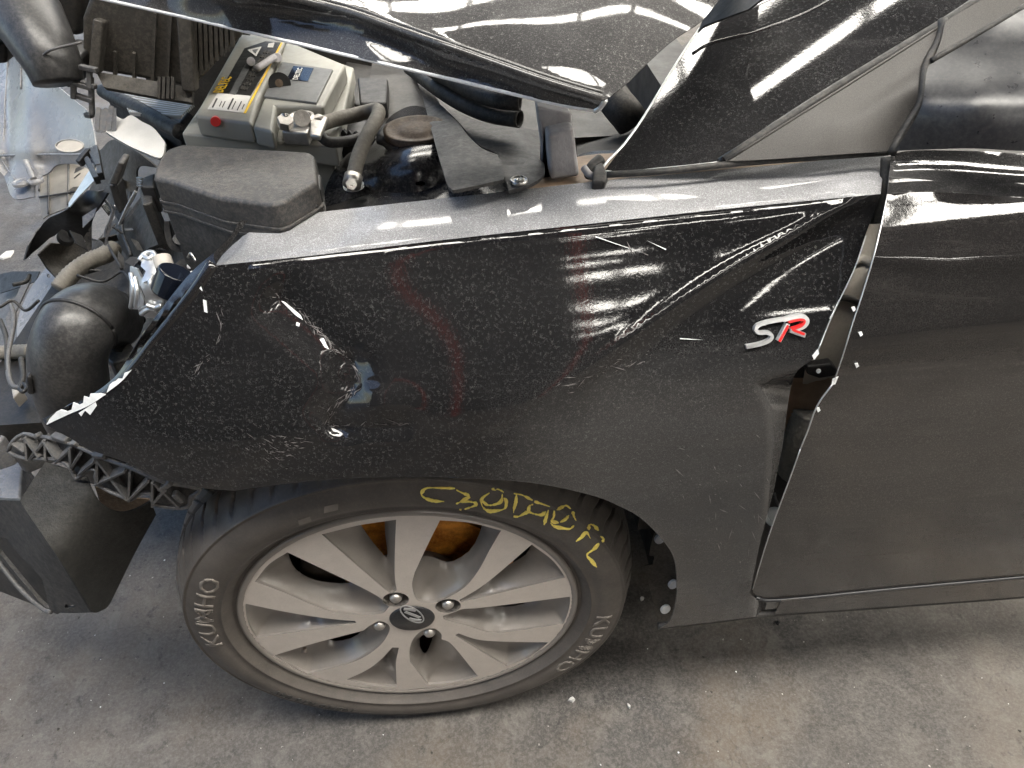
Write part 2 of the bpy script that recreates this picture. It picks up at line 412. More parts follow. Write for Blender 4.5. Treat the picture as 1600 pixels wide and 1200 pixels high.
for i in range(len(ys)-1):
    if i % 2 == 0: rpart('roof_sheet', (X0 if i else -11, ys[i], RZ), (X1, ys[i+1], RZ+.05), M['roof'])
    elif i > 8: rpart('skylight', (X0, ys[i], RZ+.06), (X1, ys[i+1], RZ+.08), M['skylight'])
    else:
        x = X0; k = 0; gap_len = [(1.2, 2.6), (1.7, 1.5), (.9, 2.1), (1.4, 3.1)][i//2]
        rr_ = random.Random(i)
        while x < X1:
            w_ = (gap_len[1] if k % 2 == 0 else gap_len[0])*rr_.uniform(.7, 1.3); e = min(X1, x+w_)
            rpart('roof_sheet' if k % 2 == 0 else 'skylight', (x, ys[i], RZ+(0 if k % 2 == 0 else .06)), (e, ys[i+1], RZ+(.05 if k % 2 == 0 else .08)), M['roof'] if k % 2 == 0 else M['skylight']); x = e; k += 1
rpart('roof_sheet', (-11, -7.58, RZ+.1), (X0-.01, -3.2, RZ+.14), M['roof'])  # roof piece added past the open edge to keep sky out of wing reflections
for x in np.arange(X0+.3, X1, 1.25): rpart('purlin', (x, -8, RZ-.16), (x+.07, 13, RZ-.01), M['roof'])
for nm, lo, hi, lb in (('shed_wall', (-11, -8.2, 0), (X1, -8, RZ), 'long dark steel wall behind the photographer'),
                       ('shed_wall', (-3.2, 13, 0), (2.3, 13.2, RZ), 'far dark steel wall beyond the bonnet'),
                       ('shed_wall', (3.5, 13, 0), (X1, 13.2, RZ), 'far dark steel wall beyond the cabin'),
                       ('shed_wall', (X1, -8, 0), (X1+.2, 13, RZ), 'end wall of the shed behind the car')):
    tag(slab(nm, lo, hi, M['wallm']), lb, 'wall')

blk = bpy.data.objects.new('reflection_block', None); COL.objects.link(blk); blk.location = (-.6, -3.6, 0)  # made-up block behind the camera that cuts skylights out of the wing's reflections
tag(blk, 'tall dark ribbed block added behind the photographer to cut skylight reflections', 'blocker')
def cpart(nm, lo, hi): return slab(nm, tuple(np.array(lo)-(-.6, -3.6, 0)), tuple(np.array(hi)-(-.6, -3.6, 0)), M['wallm'], blk)
cpart('block_body', (-3.4, -4.6, .1), (.46, -3.0, 3.3))
for k in range(23): cpart('side_rib', (-3.35+k*.167, -2.995, .2), (-3.27+k*.167, -2.95, 3.2))
cpart('top_rail', (-3.45, -3.01, 3.3), (.5, -2.9, 3.42)); cpart('bottom_rail', (-3.45, -3.01, .02), (.5, -2.9, .14))
for cx_, cy_, lb in ((-.36, -2.6, 'red post added behind the photographer for its reflected streak, nearer the open end'), (.47, -2.6, 'red post added behind the photographer for its reflected streak, nearer the end wall')):
    cl = cyl('streak_post', (cx_, cy_, 0), (cx_, cy_, RZ-.2), (.07 if cx_ < -1 else .024), M['post'], None, 24); tag(cl, lb, 'post')  # unseen posts, made up for the red streaks they leave in the paintwork
# ------------------------------------------------------------------ the car
car = bpy.data.objects.new('damaged_car', None); COL.objects.link(car)
tag(car, 'black hatchback with crushed front end, dented front wing and exposed engine bay', 'car')

def lerp(a, b, t): return a+(b-a)*t
def crest_z(x): return .808+(x+.119)*.0615
def crest_y(x): return .05
GL = np.array([(-.2, 0), (0, 0), (.02, .012), (.05, .0275), (.1, .050), (.15, .067), (.2, .078), (.27, .087), (.35, .090), (.45, .084), (.6, .070), (.8, .05)])
GP = np.array([(-.2, 0), (0, 0), (.02, .0105), (.035, .0200), (.06, .0395), (.09, .0605), (.12, .0755), (.15, .083), (.2, .0885), (.27, .091), (.35, .090), (.45, .084), (.6, .070), (.8, .05)])
# smooth cubic through the profile
gx = np.linspace(-.2, .8, 501); gy = np.interp(gx, GP[:, 0], GP[:, 1]); gl = np.interp(gx, GL[:, 0], GL[:, 1])
k_ = np.exp(-np.linspace(-2.5, 2.5, 25)**2/2); k_ /= k_.sum(); gy = np.convolve(np.pad(gy, 12, 'edge'), k_, 'valid'); gl = np.convolve(np.pad(gl, 12, 'edge'), k_, 'valid')
def gprof(d, x=9):
    t = 1/(1+math.exp(-(x-.02)/.05)); return np.interp(d, gx, gy)*t+np.interp(d, gx, gl)*(1-t)
SW = np.array(cat_rom([(890, 612), (960, 560), (1050, 495), (1150, 430), (1250, 375), (1330, 328), (1375, 306)], 4))
GD = np.array([(-.2, 0), (0, 0), (.010, .018), (.02, .0315), (.035, .0440), (.06, .0585), (.1, .0765), (.15, .088), (.2, .0925), (.27, .094), (.35, .093), (.45, .086), (.6, .070), (.8, .05)])
gd = np.interp(gx, GD[:, 0], GD[:, 1]); kd = np.exp(-np.linspace(-2.5, 2.5, 9)**2/2); kd /= kd.sum(); gd = np.convolve(np.pad(gd, 4, 'edge'), kd, 'valid')
def sig(v): return 1/(1+math.exp(-max(-30, min(30, v))))
def side(px, py, extra=None, door=False):
    y = .02
    for _ in range(14):
        p = oy(px, py, y); x, z = p[0], p[2]
        dd = crest_z(x)-z; y1 = crest_y(x)-(0 if door else .0045*(1-math.exp(-max(0, dd)/.0032)))-(np.interp(crest_z(x)-z, gx, gd) if door else gprof(crest_z(x)-z, x))
        if x < -.08: y1 += .75*(-.08-x)**2
        if extra: y1 += extra(px, py, x, z)
        y = .6*y1+.4*y
    return oy(px, py, y)
def fender_extra(px, py, x, z):
    e = 0
    # scallop towards the door: below the sweeping crease the wing is hollow
    if px > 700:
        yl = np.interp(px, SW[:, 0], SW[:, 1], left=612+(890-px)*.62, right=300)
        s = (yl-py)/1000.
        fade = sig((px-900)/55)*sig((940-py)/45)
        e += .017*sig(-s/.011)*fade*math.exp(-max(0, -s-.06)*2.0)
        e -= .0045*math.exp(-((s-.012)/.013)**2)*fade*sig((px-930)/30)
    # the strip beside the door gap turns inwards
    gapx = np.interp(py, [560, 600, 700, 762, 812, 860, 925], [1262, 1238, 1222, 1210, 1197, 1185, 1172])
    lim = np.interp(py, [575, 600, 612, 640, 700, 800, 900], [1262, 1180, 1185, 1200, 1204, 1197, 1176])
    if py > 572 and px > lim: e += .62*((px-lim)/1000.)*sig((py-585)/6)
    # sharp dent ahead of the wheel
    def crease(a, b, wdt, amp, endf=25):
        a = np.array(a, float); b = np.array(b, float); d = b-a; L = np.linalg.norm(d); d /= L
        q = np.array([px, py])-a; t = q@d; s = abs(q[0]*d[1]-q[1]*d[0])
        f = sig(t/endf*4)*sig((L-t)/endf*4)
        return amp*f*math.sqrt(max(0, 1-min(1, s/wdt)))**2*(1-min(1, s/wdt)*.3)
    e += crease((425, 455), (552, 560), 60, .011)
    e += crease((552, 555), (556, 605), 50, .011, 15)
    e += crease((556, 600), (512, 668), 50, .011, 15)
    e += crease((512, 668), (645, 664), 26, .006, 12)
    e -= .007*math.exp(-((px-585)/48)**2-((py-628)/34)**2)
    e += .004*math.exp(-((px-1010)/60)**2-((py-420)/50)**2)*0
    # gentle waviness left by the impact
    e += .0016*math.sin(px/83.+1)*math.sin(py/61.+px/200.)*sig((560-px)/90)
    return e
fside = lambda x, y: side(x, y, fender_extra)

FE_TOP = [(335, 415), (500, 398), (700, 374), (900, 352), (1100, 330), (1250, 315), (1376, 303)]
FE_GAP = [(1376, 303), (1352, 368), (1334, 420), (1310, 470), (1291, 512), (1272, 560)]
FE_GAP2 = [(1272, 560), (1244, 582), (1233, 620), (1224, 690), (1217, 725), (1210, 762), (1197, 812), (1185, 860), (1172, 927)]
FE_BOT = [(1030, 982), (1047, 970), (1057, 937), (1058, 900), (1052, 868), (1033, 840), (1000, 808), (967, 790), (933, 776), (867, 760), (800, 751), (700, 746), (600, 746), (550, 747), (483, 752), (417, 760), (365, 767)]
FE_FR = [(365, 767), (320, 763), (269, 753), (241, 745), (198, 723), (142, 703), (110, 685), (72, 664)]
FE_TORN = [(72, 664), (108, 648), (140, 634), (168, 616), (192, 596), (215, 570), (238, 540), (262, 512), (290, 478), (315, 446), (335, 415)]
fo = outline(FE_TOP, FE_GAP, FE_GAP2, [(1172, 927), (1182, 935), (1216, 938)], [(1216, 938), (1205, 961)], [(1205, 961), (1120, 971), (1030, 982)], FE_BOT, FE_FR, FE_TORN)
FTd = cat_rom(FE_TOP, 8); crest_rows = [[(x, y+o) for x, y in FTd[1:-1]] for o in (1.5, 3., 5., 7.5, 11.)]
for r_ in crest_rows: del r_[-3:]; del r_[:2]
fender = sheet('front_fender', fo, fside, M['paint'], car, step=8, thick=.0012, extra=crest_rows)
fender['label'] = 'black front wing panel, dented and torn at its nose'
# ledge above the character line, up to the bonnet gap
LT = [(388, 344), (450, 337), (600, 320), (800, 298), (945, 282), (1100, 268), (1250, 254), (1383, 241)]
LTs = np.array(cat_rom(LT, 6)); FTs = np.array(cat_rom(FE_TOP, 6))
def ledge(px, py):
    yt = np.interp(px, LTs[:, 0], LTs[:, 1], left=344+(388-px)*1.34); yb = np.interp(px, FTs[:, 0], FTs[:, 1])
    t = (yb-py)/max(8, yb-yt); t = max(-.2, min(1.3, t))
    # the little rolled bead right at the crest, then an almost level shelf
    yy = .05+.068*t; return oy(px, py, yy)
def ledge_pt(px, t):
    yt = np.interp(px, LTs[:, 0], LTs[:, 1]); yb = np.interp(px, FTs[:, 0], FTs[:, 1])
cr = [p for p in FTs]
def ledge2(px, py):
    yb = np.interp(px, FTs[:, 0], FTs[:, 1]); yt = np.interp(px, LTs[:, 0], LTs[:, 1], left=344+(388-px)*1.34)
    base = fside(px, yb); t = max(0., (yb-py)/(yb-yt+1e-6))
    dip = -.0035*math.sin(math.pi*min(1, t))-.004*max(0, (px-1150)/230)*math.sin(math.pi*min(1, t))
    yy = base[1]+.082*t+dip
    yy += .006*max(0, 1-abs(px-400)/70.)*t
    dpx = yb-py; yy -= .0022*(1-math.exp(-max(0, dpx)/4.))*1.0
    return oy(px, py, yy)
lo_ = outline([(335, 415), (362, 379), (388, 344)], LT, [(1383, 241), (1376, 303)], FE_TOP[::-1])
ltop = sheet('fender_shelf', lo_, ledge2, M['shelf'], car, step=8, thick=.0012, extra=[[(x, y-o) for x, y in FTd[3:-4]] for o in (2., 4., 7., 11.)])
# rolled bead along the crest: gives the bright double line
# front return flange, lit by the yard
fl_o = outline([(335, 415), (362, 379), (388, 344)], [(388, 344), (374, 346), (362, 366), (340, 390), (300, 424), (262, 470), (225, 520), (200, 560), (180, 588), (150, 612), (110, 632), (66, 655)], [(66, 655), (72, 664)], FE_TORN)
def flange(px, py):
    # inwards of the torn edge
    A = np.array(FE_TORN); i = np.argmin(np.hypot(A[:, 0]-px, A[:, 1]-py)); d = np.hypot(A[i, 0]-px, A[i, 1]-py)
    D = seg_dist(np.array([[px, py]]), FE_TORN[::1])[0]
    b = fside(px, py)
    return oy(px, py, b[1]+.0005+.0006*D)
sheet('fender_flange', fl_o, flange, M['bead'], car, step=8, thick=.001)
tube('torn_edge_roll', [fside(x, y)+np.array([-.001, .004, 0]) for x, y in cat_rom(FE_TORN[::-1][:9], 4)], lambda t: .0060*(1-.5*t), M['bead'], fender, seg=16, n=1)
# chipped primer along the nose edge
def chip(poly, name='paint_chip', off=-.0012, mat='chip', surf=fside):
    return sheet(name, poly, lambda x, y: surf(x, y)+np.array([0, off, -off*.7]), M[mat], fender, step=5, thick=.0006)
def jag(path, w0, w1, seed, amp=.6):
    rnd = random.Random(seed); P = np.array(cat_rom(path, 5)); T = np.gradient(P, axis=0); T /= np.linalg.norm(T, axis=1)[:, None]; Nn = np.c_[-T[:, 1], T[:, 0]]
    n = len(P); up = []; dn = []
    for i in range(n):
        w_ = lerp(w0, w1, i/(n-1))*(.45+amp*rnd.random()*1.6)*(min(1, i/2, (n-1-i)/2)+.05)
        up.append(P[i]+Nn[i]*.3); dn.append(P[i]-Nn[i]*w_)
    return up+dn[::-1]
chip(jag([(74, 663), (108, 647), (140, 633), (166, 616)], 9, 9, 3, .8))
chip(jag([(168, 613), (190, 596), (206, 578)], 5, 2, 5, .9))
chip([(124, 645), (150, 628), (152, 634), (142, 648), (134, 641), (128, 650)])
for poly in ([(310, 438), (313, 440), (317, 455), (313, 451)], [(318, 468), (323, 470), (325, 489), (320, 487)], [(440, 470), (446, 472), (470, 492), (474, 500), (462, 492)],
             [(500, 530), (506, 528), (514, 545), (508, 543)], [(464, 503), (469, 505), (468, 510), (463, 508)], [(1268, 556), (1277, 545), (1279, 552), (1271, 562)]):
    chip(poly, 'scratch_mark')
def flecks(path, n, spread, seed, mat='scuffm'):
    rnd_ = random.Random(seed); P = cat_rom(path, 8); vs = []; fs = []
    for _ in range(n):
        k = rnd_.randrange(len(P)-1); p = P[k]+(P[k+1]-P[k])*rnd_.random()+np.array([rnd_.gauss(0, spread), rnd_.gauss(0, spread)])
        d = P[k+1]-P[k]; d = d/np.linalg.norm(d); d = d+np.array([rnd_.gauss(0, .35), rnd_.gauss(0, .35)]); L = abs(rnd_.gauss(0, 3.5))+1; w_ = rnd_.uniform(.25, .8); q = np.array([-d[1], d[0]])
        s0 = len(vs)
        for c in (p-d*L, p+q*w_, p+d*L, p-q*w_): vs.append(fside(*c)+np.array([0, -.0005, .0003]))
        fs.append((s0, s0+1, s0+2, s0+3))
    return mesh('scuff_mark', vs, fs, M[mat], fender)
for pth, n_, sp_, sd in (([(430, 458), (470, 490), (500, 520), (525, 545), (552, 565)], 70, 3.0, 1), ([(552, 565), (558, 585), (557, 603), (540, 622), (520, 640), (513, 664)], 60, 3.0, 2),
        ([(513, 665), (560, 664), (645, 661)], 24, .8, 5), ([(400, 690), (430, 705), (470, 700)], 50, 9, 8), ([(340, 470), (345, 520), (320, 560), (300, 590)], 26, 3, 9), ([(880, 610), (950, 575), (1010, 560)], 30, 6, 10), ([(960, 380), (1010, 398)], 12, .8, 11), ([(1060, 700), (1150, 760), (1180, 850)], 60, 40, 12)):
    flecks(pth, n_, sp_, sd)
for a, b in (((1062, 529), (1098, 531)), ((1040, 390), (1010, 376)), ((930, 370), (1008, 397)), ((1280, 540), (1296, 500)), ((1296, 498), (1310, 468))):
    d = np.subtract(b, a); n_ = np.array([-d[1], d[0]])/np.linalg.norm(d)*.8
    chip([tuple(np.array(a)+n_), tuple(np.array(b)), tuple(np.array(a)-n_)], 'scratch_mark')

# ---- door, with a shoulder that rolls over and a hollow below
def door_extra(px, py, x, z):
    e = -.001
    yl = np.interp(px, [1200, 1330, 1480, 1600, 1800], [590, 566, 545, 535, 515]); s = (yl-py)/1000.
    e += .007*sig(-s/.010)*math.exp(-max(0, -s-.05)*2.2)
    yl2 = np.interp(px, [1350, 1480, 1600, 1800], [415, 432, 428, 415]); s2 = (yl2-py)/1000.
    e += .0022*sig(-s2/.010)*math.exp(-max(0, -s2)*12)
    e -= .0032*math.exp(-((py-np.interp(px, [1350, 1480, 1600, 1800], [400, 408, 402, 390]))/17.)**2)
    e += .018*max(0, (1300-px)/130.)**2*(py > 0)*.25
    return e
dside = lambda x, y: side(x, y, door_extra, True)
DT = [(1387, 303), (1450, 300), (1520, 303), (1600, 309), (1760, 316), (2300, 340)]
DG = [(1387, 303), (1374, 365), (1364, 405), (1347, 461), (1333, 503), (1319, 549), (1303, 597)]
DG2 = [(1303, 597), (1277, 633), (1262, 673), (1251, 700), (1235, 745), (1220, 785), (1207, 820), (1194, 860), (1176, 920)]
do = outline(DT, [(2300, 340), (2300, 832)], [(2300, 832), (1760, 882), (1600, 897), (1400, 916), (1216, 934), (1181, 931), (1176, 920)], DG2[::-1], DG[::-1])
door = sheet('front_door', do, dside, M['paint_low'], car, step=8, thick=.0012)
DTs = np.array(cat_rom(DT, 5))
def doortop(px, py):
    yb = np.interp(px, DTs[:, 0], DTs[:, 1]); b = dside(px, yb); t = max(0, (yb-py)/66.)
    return oy(px, py, b[1]+.050*t-.010*math.sin(math.pi*min(1, t)))
dt_o = outline([(1392, 241), (1430, 235), (1520, 236), (1600, 240), (1760, 245), (2300, 262)], [(2300, 262), (2300, 340)], DT[::-1], [(1387, 303), (1392, 241)])
sheet('door_shoulder', dt_o, doortop, M['paint_top'], door, step=8, thick=.001)
# bright dressed edges of door and wing along the gap
def edge_tube(nm, pts, surf, r, mat, par, off=(0, 0, 0)):
    return tube(nm, [surf(x, y)+np.array(off) for x, y in cat_rom(pts, 3)], r, M[mat], par, seg=8, n=1)
edge_tube('door_edge', DG, dside, .0006, 'silver', door, (-.0005, -.0008, 0))
edge_tube('door_edge', DG2[:4], dside, .0008, 'silver', door, (-.0005, -.0008, 0))
edge_tube('door_edge', DG2[3:], dside, .0007, 'silver', door, (-.0005, -.0008, 0))
edge_tube('door_bottom_edge', [(1181, 932), (1216, 936), (1400, 918), (1600, 900), (1760, 885), (2300, 835)], dside, .0024, 'satin', door, (0, -.001, -.001))
edge_tube('fender_edge', FE_GAP[1:], fside, .0005, 'silver', fender, (.0004, -.0006, 0))
edge_tube('arch_lip', FE_BOT[:12], fside, .0010, 'paint', fender, (0, .0008, 0))
chip([(1300, 592), (1309, 588), (1304, 600), (1298, 602)], 'paint_chip', surf=dside)
for x, y in ((1277, 640), (1343, 522), (1337, 571), (1332, 483)):
    chip([(x-3, y-3), (x+2, y-4), (x+4, y+1), (x, y+4)], 'paint_chip', surf=dside)
# ---- sill
sl = lambda x, y: side(x, y, lambda *a: .004)
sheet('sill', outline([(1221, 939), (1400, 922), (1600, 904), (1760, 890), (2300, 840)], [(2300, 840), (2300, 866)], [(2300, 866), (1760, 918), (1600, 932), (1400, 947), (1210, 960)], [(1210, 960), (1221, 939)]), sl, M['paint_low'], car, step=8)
# sill underside and fender foot return
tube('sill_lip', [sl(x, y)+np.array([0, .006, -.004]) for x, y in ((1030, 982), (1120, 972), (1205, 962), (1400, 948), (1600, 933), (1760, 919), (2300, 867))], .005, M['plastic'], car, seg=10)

# ---- badge
def badge_letter(name, strokes, wpx, mat, raise_=.003):
    vs = []; fs = []
    for st in strokes:
        P = np.array(st, float); n = len(P)
        T = np.gradient(P, axis=0); T /= np.linalg.norm(T, axis=1)[:, None]; Nn = np.c_[-T[:, 1], T[:, 0]]
        s = len(vs)
        for k in range(n):
            for q, h in ((wpx/2, 0), (wpx/2*.72, raise_), (-wpx/2*.72, raise_), (-wpx/2, 0)):
                c = P[k]+Nn[k]*q; b = fside(*c); vs.append(b+np.array([0, -h-.0003, h*.5]))
        for k in range(n-1):
            for j in range(3): fs.append((s+k*4+j, s+k*4+j+1, s+k*4+4+j+1, s+k*4+4+j))
        fs += [(s, s+1, s+2, s+3), (s+4*n-4, s+4*n-3, s+4*n-2, s+4*n-1)]
    o = mesh(name, vs, fs, M[mat], fender)
    bm = bmesh.new(); bm.from_mesh(o.data); bmesh.ops.recalc_face_normals(bm, faces=bm.faces); bm.to_mesh(o.data); bm.free()
    return o
Sst = cat_rom([(1164, 541), (1185, 537), (1200, 531), (1204, 524), (1198, 519), (1185, 519), (1179, 514), (1184, 507), (1200, 502), (1222, 498)], 4)
badge_letter('badge_letter', [Sst], 7.5, 'silver')
badge_letter('badge_letter', [[(1215, 532), (1229, 505)], cat_rom([(1222, 499), (1240, 494), (1254, 494), (1259, 501), (1252, 510), (1233, 516)], 4), [(1233, 515), (1256, 523)]], 8.5, 'silver')
badge_letter('badge_inlay', [[(1215, 532), (1229, 507)], cat_rom([(1230, 502), (1246, 498), (1254, 500), (1249, 508), (1234, 513)], 4), [(1236, 514), (1254, 521)]], 5, 'red', .0036)

# ---- hood
hs = tps('z', [(170, 0, .985), (300, 28, .975), (500, 74, .962), (700, 122, .948), (860, 159, .938), (932, 172, .933),
               (330, -20, 1.0), (560, 40, .978), (700, 78, .967), (860, 132, .949), (945, 156, .940),
               (600, -60, .998), (800, 30, .982), (1000, 100, .955), (1090, 40, .967), (1000, -50, .998), (800, -150, 1.02), (500, -150, 1.035), (1150, -100, .99)])
ho = outline([(120, -12), (170, 0), (300, 29), (500, 76), (620, 104), (700, 122), (860, 160), (929, 172)], [(929, 172), (936, 169), (946, 156)],
             [(946, 156), (979, 131), (1005, 105), (1050, 64), (1092, 36), (1110, 17), (1140, -20)], [(1140, -20), (1190, -160)], [(1190, -160), (120, -160)])
HC = cat_rom([(330, -30), (430, -8), (540, 18), (620, 46), (700, 74), (780, 102), (860, 130), (940, 154)], 4)
def hood_f(px, py):
    HCa = np.array(HC); yc = np.interp(px, HCa[:, 0], HCa[:, 1], left=-60)
    z = hs.val(px, py)
    d = py-yc
    z += -.004*sig(d/4.)*min(1, max(0, d)/30.)+.0022*math.exp(-(d/7.)**2)
    z += .0012*math.sin(px/170.)*math.cos(py/60.)
    return oz(px, py, z)
hood = sheet('bonnet', ho, hood_f, M['hoodp'], car, step=7, thick=.0012)
hood['label'] = 'black bonnet skin standing proud of the wing'
tube('bonnet_hem', [hood_f(x, y)+np.array([0, .001, -.0005]) for x, y in cat_rom([(120, -12), (170, 0), (300, 29), (500, 76), (700, 122), (860, 160), (929, 172)], 4)], .0016, M['chip'], hood, seg=8, n=1)
tube('bonnet_crease', [hood_f(x, y)+np.array([0, 0, .0004]) for x, y in HC], .0030, M['hoodp'], hood, seg=12, n=1)
tube('bonnet_crease', [hood_f(x, y-9)+np.array([0, 0, .0003]) for x, y in HC], .0016, M['hoodp'], hood, seg=8, n=1)
tube('bonnet_hem', [hood_f(x, y)+np.array([0, .001, -.001]) for x, y in cat_rom([(929, 172), (938, 167), (946, 156)], 3)], .0022, M['silver'], hood, seg=8, n=1)

# ---- windscreen pillar, trims, mirror
pil_a = np.array([1125., 248.]); pil_d = np.array([348., -220.]); pil_L = np.linalg.norm(pil_d); pil_d /= pil_L; pil_n = np.array([pil_d[1], -pil_d[0]])
def ps(px, py, off=0):
    q = np.array([px, py])-pil_a; u = q@pil_d/pil_L; t = max(-10, q@pil_n)
    return oy(px, py, .110+.085*u+.00066*t+1.7e-6*t*t+off)
po = outline([(944, 268), (975, 226), (1005, 184), (1050, 110), (1088, 52)], [(1088, 52), (1100, 42), (1162, 17), (1202, 0), (1280, -40)], [(1280, -40), (1590, -40)], [(1590, -40), (1473, 26), (1300, 132), (1125, 247)], [(1125, 247), (1110, 254), (1000, 264), (944, 268)])
pil = sheet('windscreen_pillar', po, ps, M['pillarp'], car, step=8, thick=.0015)
tube('pillar_edge', [ps(x, y) for x, y in cat_rom([(1125, 254), (1050, 262), (944, 268), (975, 226), (1005, 184), (1050, 110), (1088, 52), (1100, 42), (1162, 17), (1215, -6)], 4)], .0013, M['silver'], pil, seg=8, n=1)
tube('pillar_crease', [ps(x, y) for x, y in cat_rom([(1082, 84), (1110, 68), (1180, 50), (1260, 20), (1330, -20)], 4)], .0018, M['pillarp'], pil, seg=8, n=1)
for dx, r, mt in ((1, .0045, 'rubber'), (7, .0030, 'paint'), (-6, .0035, 'paint')):
    tube('weather_strip', [ps(x+dx, y-dx*.3)+np.array([0, -.0035, .0015]) for x, y in cat_rom([(1128, 251), (1300, 139), (1470, 36), (1540, -10)], 5)], r, M[mt], car, seg=10, n=1)
qs = tps('y', [(1135, 250, .100), (1394, 238, .085), (1473, 33, .165), (1440, 130, .125), (1300, 190, .105), (1300, 150, .125)])
qo = outline([(1135, 249), (1300, 146), (1473, 37)], [(1473, 37), (1463, 68), (1444, 106), (1436, 160), (1412, 200), (1391, 236)], [(1391, 236), (1300, 242), (1200, 249), (1135, 252)])
def qf(px, py):
    p = qs.val(px, py); yl = np.interp(px, [1320, 1450], [186, 104]); s = (yl-py)
    if px > 1300: p += .0045*sig(s/5.)*min(1, (px-1300)/90.)
    return oy(px, py, p)
tri = sheet('quarter_trim', qo, qf, M['trim'], car, step=8)
tube('trim_edge', [qf(x, y) for x, y in cat_rom([(1137, 250), (1300, 148), (1471, 40)], 5)], .0012, M['trim'], tri, seg=8, n=1)
us = tps('y', [(1476, 35, .160), (1600, -40, .19), (1600, 14, .155), (1458, 96, .135)])
sheet('window_frame_trim', outline([(1477, 33), (1540, -4), (1620, -50)], [(1620, -50), (1720, -50)], [(1720, -50), (1600, 8), (1459, 92)], [(1459, 92), (1470, 64), (1477, 33)]), us, M['trim'], car, step=8)
mp = [(xx, yy, vv+dx) for xx, dx in ((1440, .040), (1530, .014), (1630, .0), (1740, -.004)) for yy, vv in ((-20, .135), (40, .112), (80, .090), (115, .066), (140, .049), (165, .037), (200, .029), (240, .024))]
ms = tps('y', mp)
mo = outline([(1460, 97), (1530, 56), (1600, 14), (1700, -45)], [(1700, -45), (1760, 240)], [(1760, 240), (1600, 236), (1520, 232), (1440, 234), (1397, 236)], [(1397, 236), (1418, 206), (1440, 165), (1449, 108), (1460, 97)])
sheet('mirror_housing', mo, ms, M['satin'], car, step=8, thick=.002)

tube('seam_shade_strip', [qf(min(x, 1472), y)+np.array([0, -.001, 0]) for x, y in cat_rom([(1476, 30), (1465, 66), (1446, 104), (1438, 160), (1414, 200), (1392, 238)], 4)], .0042, M['rubber'], car, seg=10, n=1)  # dark strips filling both seams, standing in for the shadow of the gaps
tube('seam_shade_strip', [us(x, y) for x, y in ((1456, 95), (1530, 52), (1600, 11), (1700, -46))], .003, M['rubber'], car, seg=10)
tube('gap_dark_backing', [oy(1387, 246, .085), oy(1386, 270, .08), oy(1383, 304, .07), oy(1372, 350, .06)], .006, M['rubber'], car, seg=12)  # dark backing added so that the shaded gap shows black
# ---- pillar, hinge and bellows seen through the gap
gsv = tps('y', [(1380, 300, .045), (1340, 440, .022), (1300, 560, .014), (1250, 650, .02), (1200, 850, .03), (1420, 400, .04)])
gs = lambda x, y: oy(x, y, max(gsv.val(x, y), fside(x, y)[1]+.006 if x < 1378 else .05))
sheet('hinge_pillar', outline([(1350, 350), (1420, 350)], [(1420, 350), (1390, 470), (1350, 600)], [(1350, 600), (1255, 600)], [(1255, 600), (1270, 520), (1300, 450), (1350, 350)]), gs, M['pillarin'], car, step=10)
tube('pillar_ridge', [gs(x, y)+np.array([0, -.003, 0]) for x, y in ((1334, 405), (1345, 402), (1375, 415))], .004, M['pillarin'], car)
tube('pillar_ridge', [gs(x, y)+np.array([0, -.003, 0]) for x, y in ((1300, 462), (1325, 464), (1352, 478))], .003, M['inner'], car)
sheet('hinge_pillar_lower', outline([(1240, 592), (1330, 592)], [(1330, 592), (1300, 650), (1270, 720)], [(1270, 720), (1215, 720)], [(1215, 720), (1228, 640), (1240, 592)]), tps('y', [(1250, 600, .024), (1300, 640, .02), (1230, 720, .035)]), M['tan'], car, step=10)
hg = lambda x, y: oy(x, y, .022)
box_y('door_hinge', [(1262, 573), (1300, 569), (1309, 578), (1306, 588), (1280, 592), (1262, 586)], .004, .02, M['plastic_dk'], car, .002)
cyl('hinge_bolt', oy(1279, 580, .004), oy(1279, 580, .0), .0025, M['silver'], car, 10)
tube('wiring_bellows', [oy(1266, 640, .025), oy(1256, 670, .022), oy(1246, 700, .024), oy(1240, 735, .030)], .017, M['curtain'], car, seg=18, n=9, corr=.07)
tube('wiring_cable', [oy(1210, 770, .04), oy(1214, 785, .035), oy(1222, 795, .04)], .0015, M['plastic_grey'], car)
prs = tps('y', [(1150, 720, .075), (1290, 720, .075), (1200, 950, .05)])
sheet('door_inner_shell', [(1170, 700), (1300, 700), (1270, 940), (1140, 940)], prs, M['plastic_dk'], car, step=30)
cyl('grommet', oy(1211, 808, .03), oy(1211, 808, .045), .013, M['white'], car, 20)
# wheel arch liner, seen below the rear of the arch
ls = tps('y', [(1010, 830, .05), (1060, 830, .03), (1030, 975, .015), (1010, 900, .04), (1060, 950, .02)])
lin = sheet('arch_liner_edge', [(1023, 832), (1045, 838), (1064, 870), (1070, 930), (1056, 968), (1030, 978), (1018, 930), (1007, 884), (1021, 882), (1027, 870), (1014, 868), (1018, 845)], ls, M['plastic_brown'], car, step=8)
for x, y in ((1029, 838), (1050, 909), (1038, 948)):
    p = ls(x, y); cyl('liner_clip', p+np.array([0, -.002, 0]), p+np.array([.001, -.006, .001]), .0075, M['chip'], car, 16)
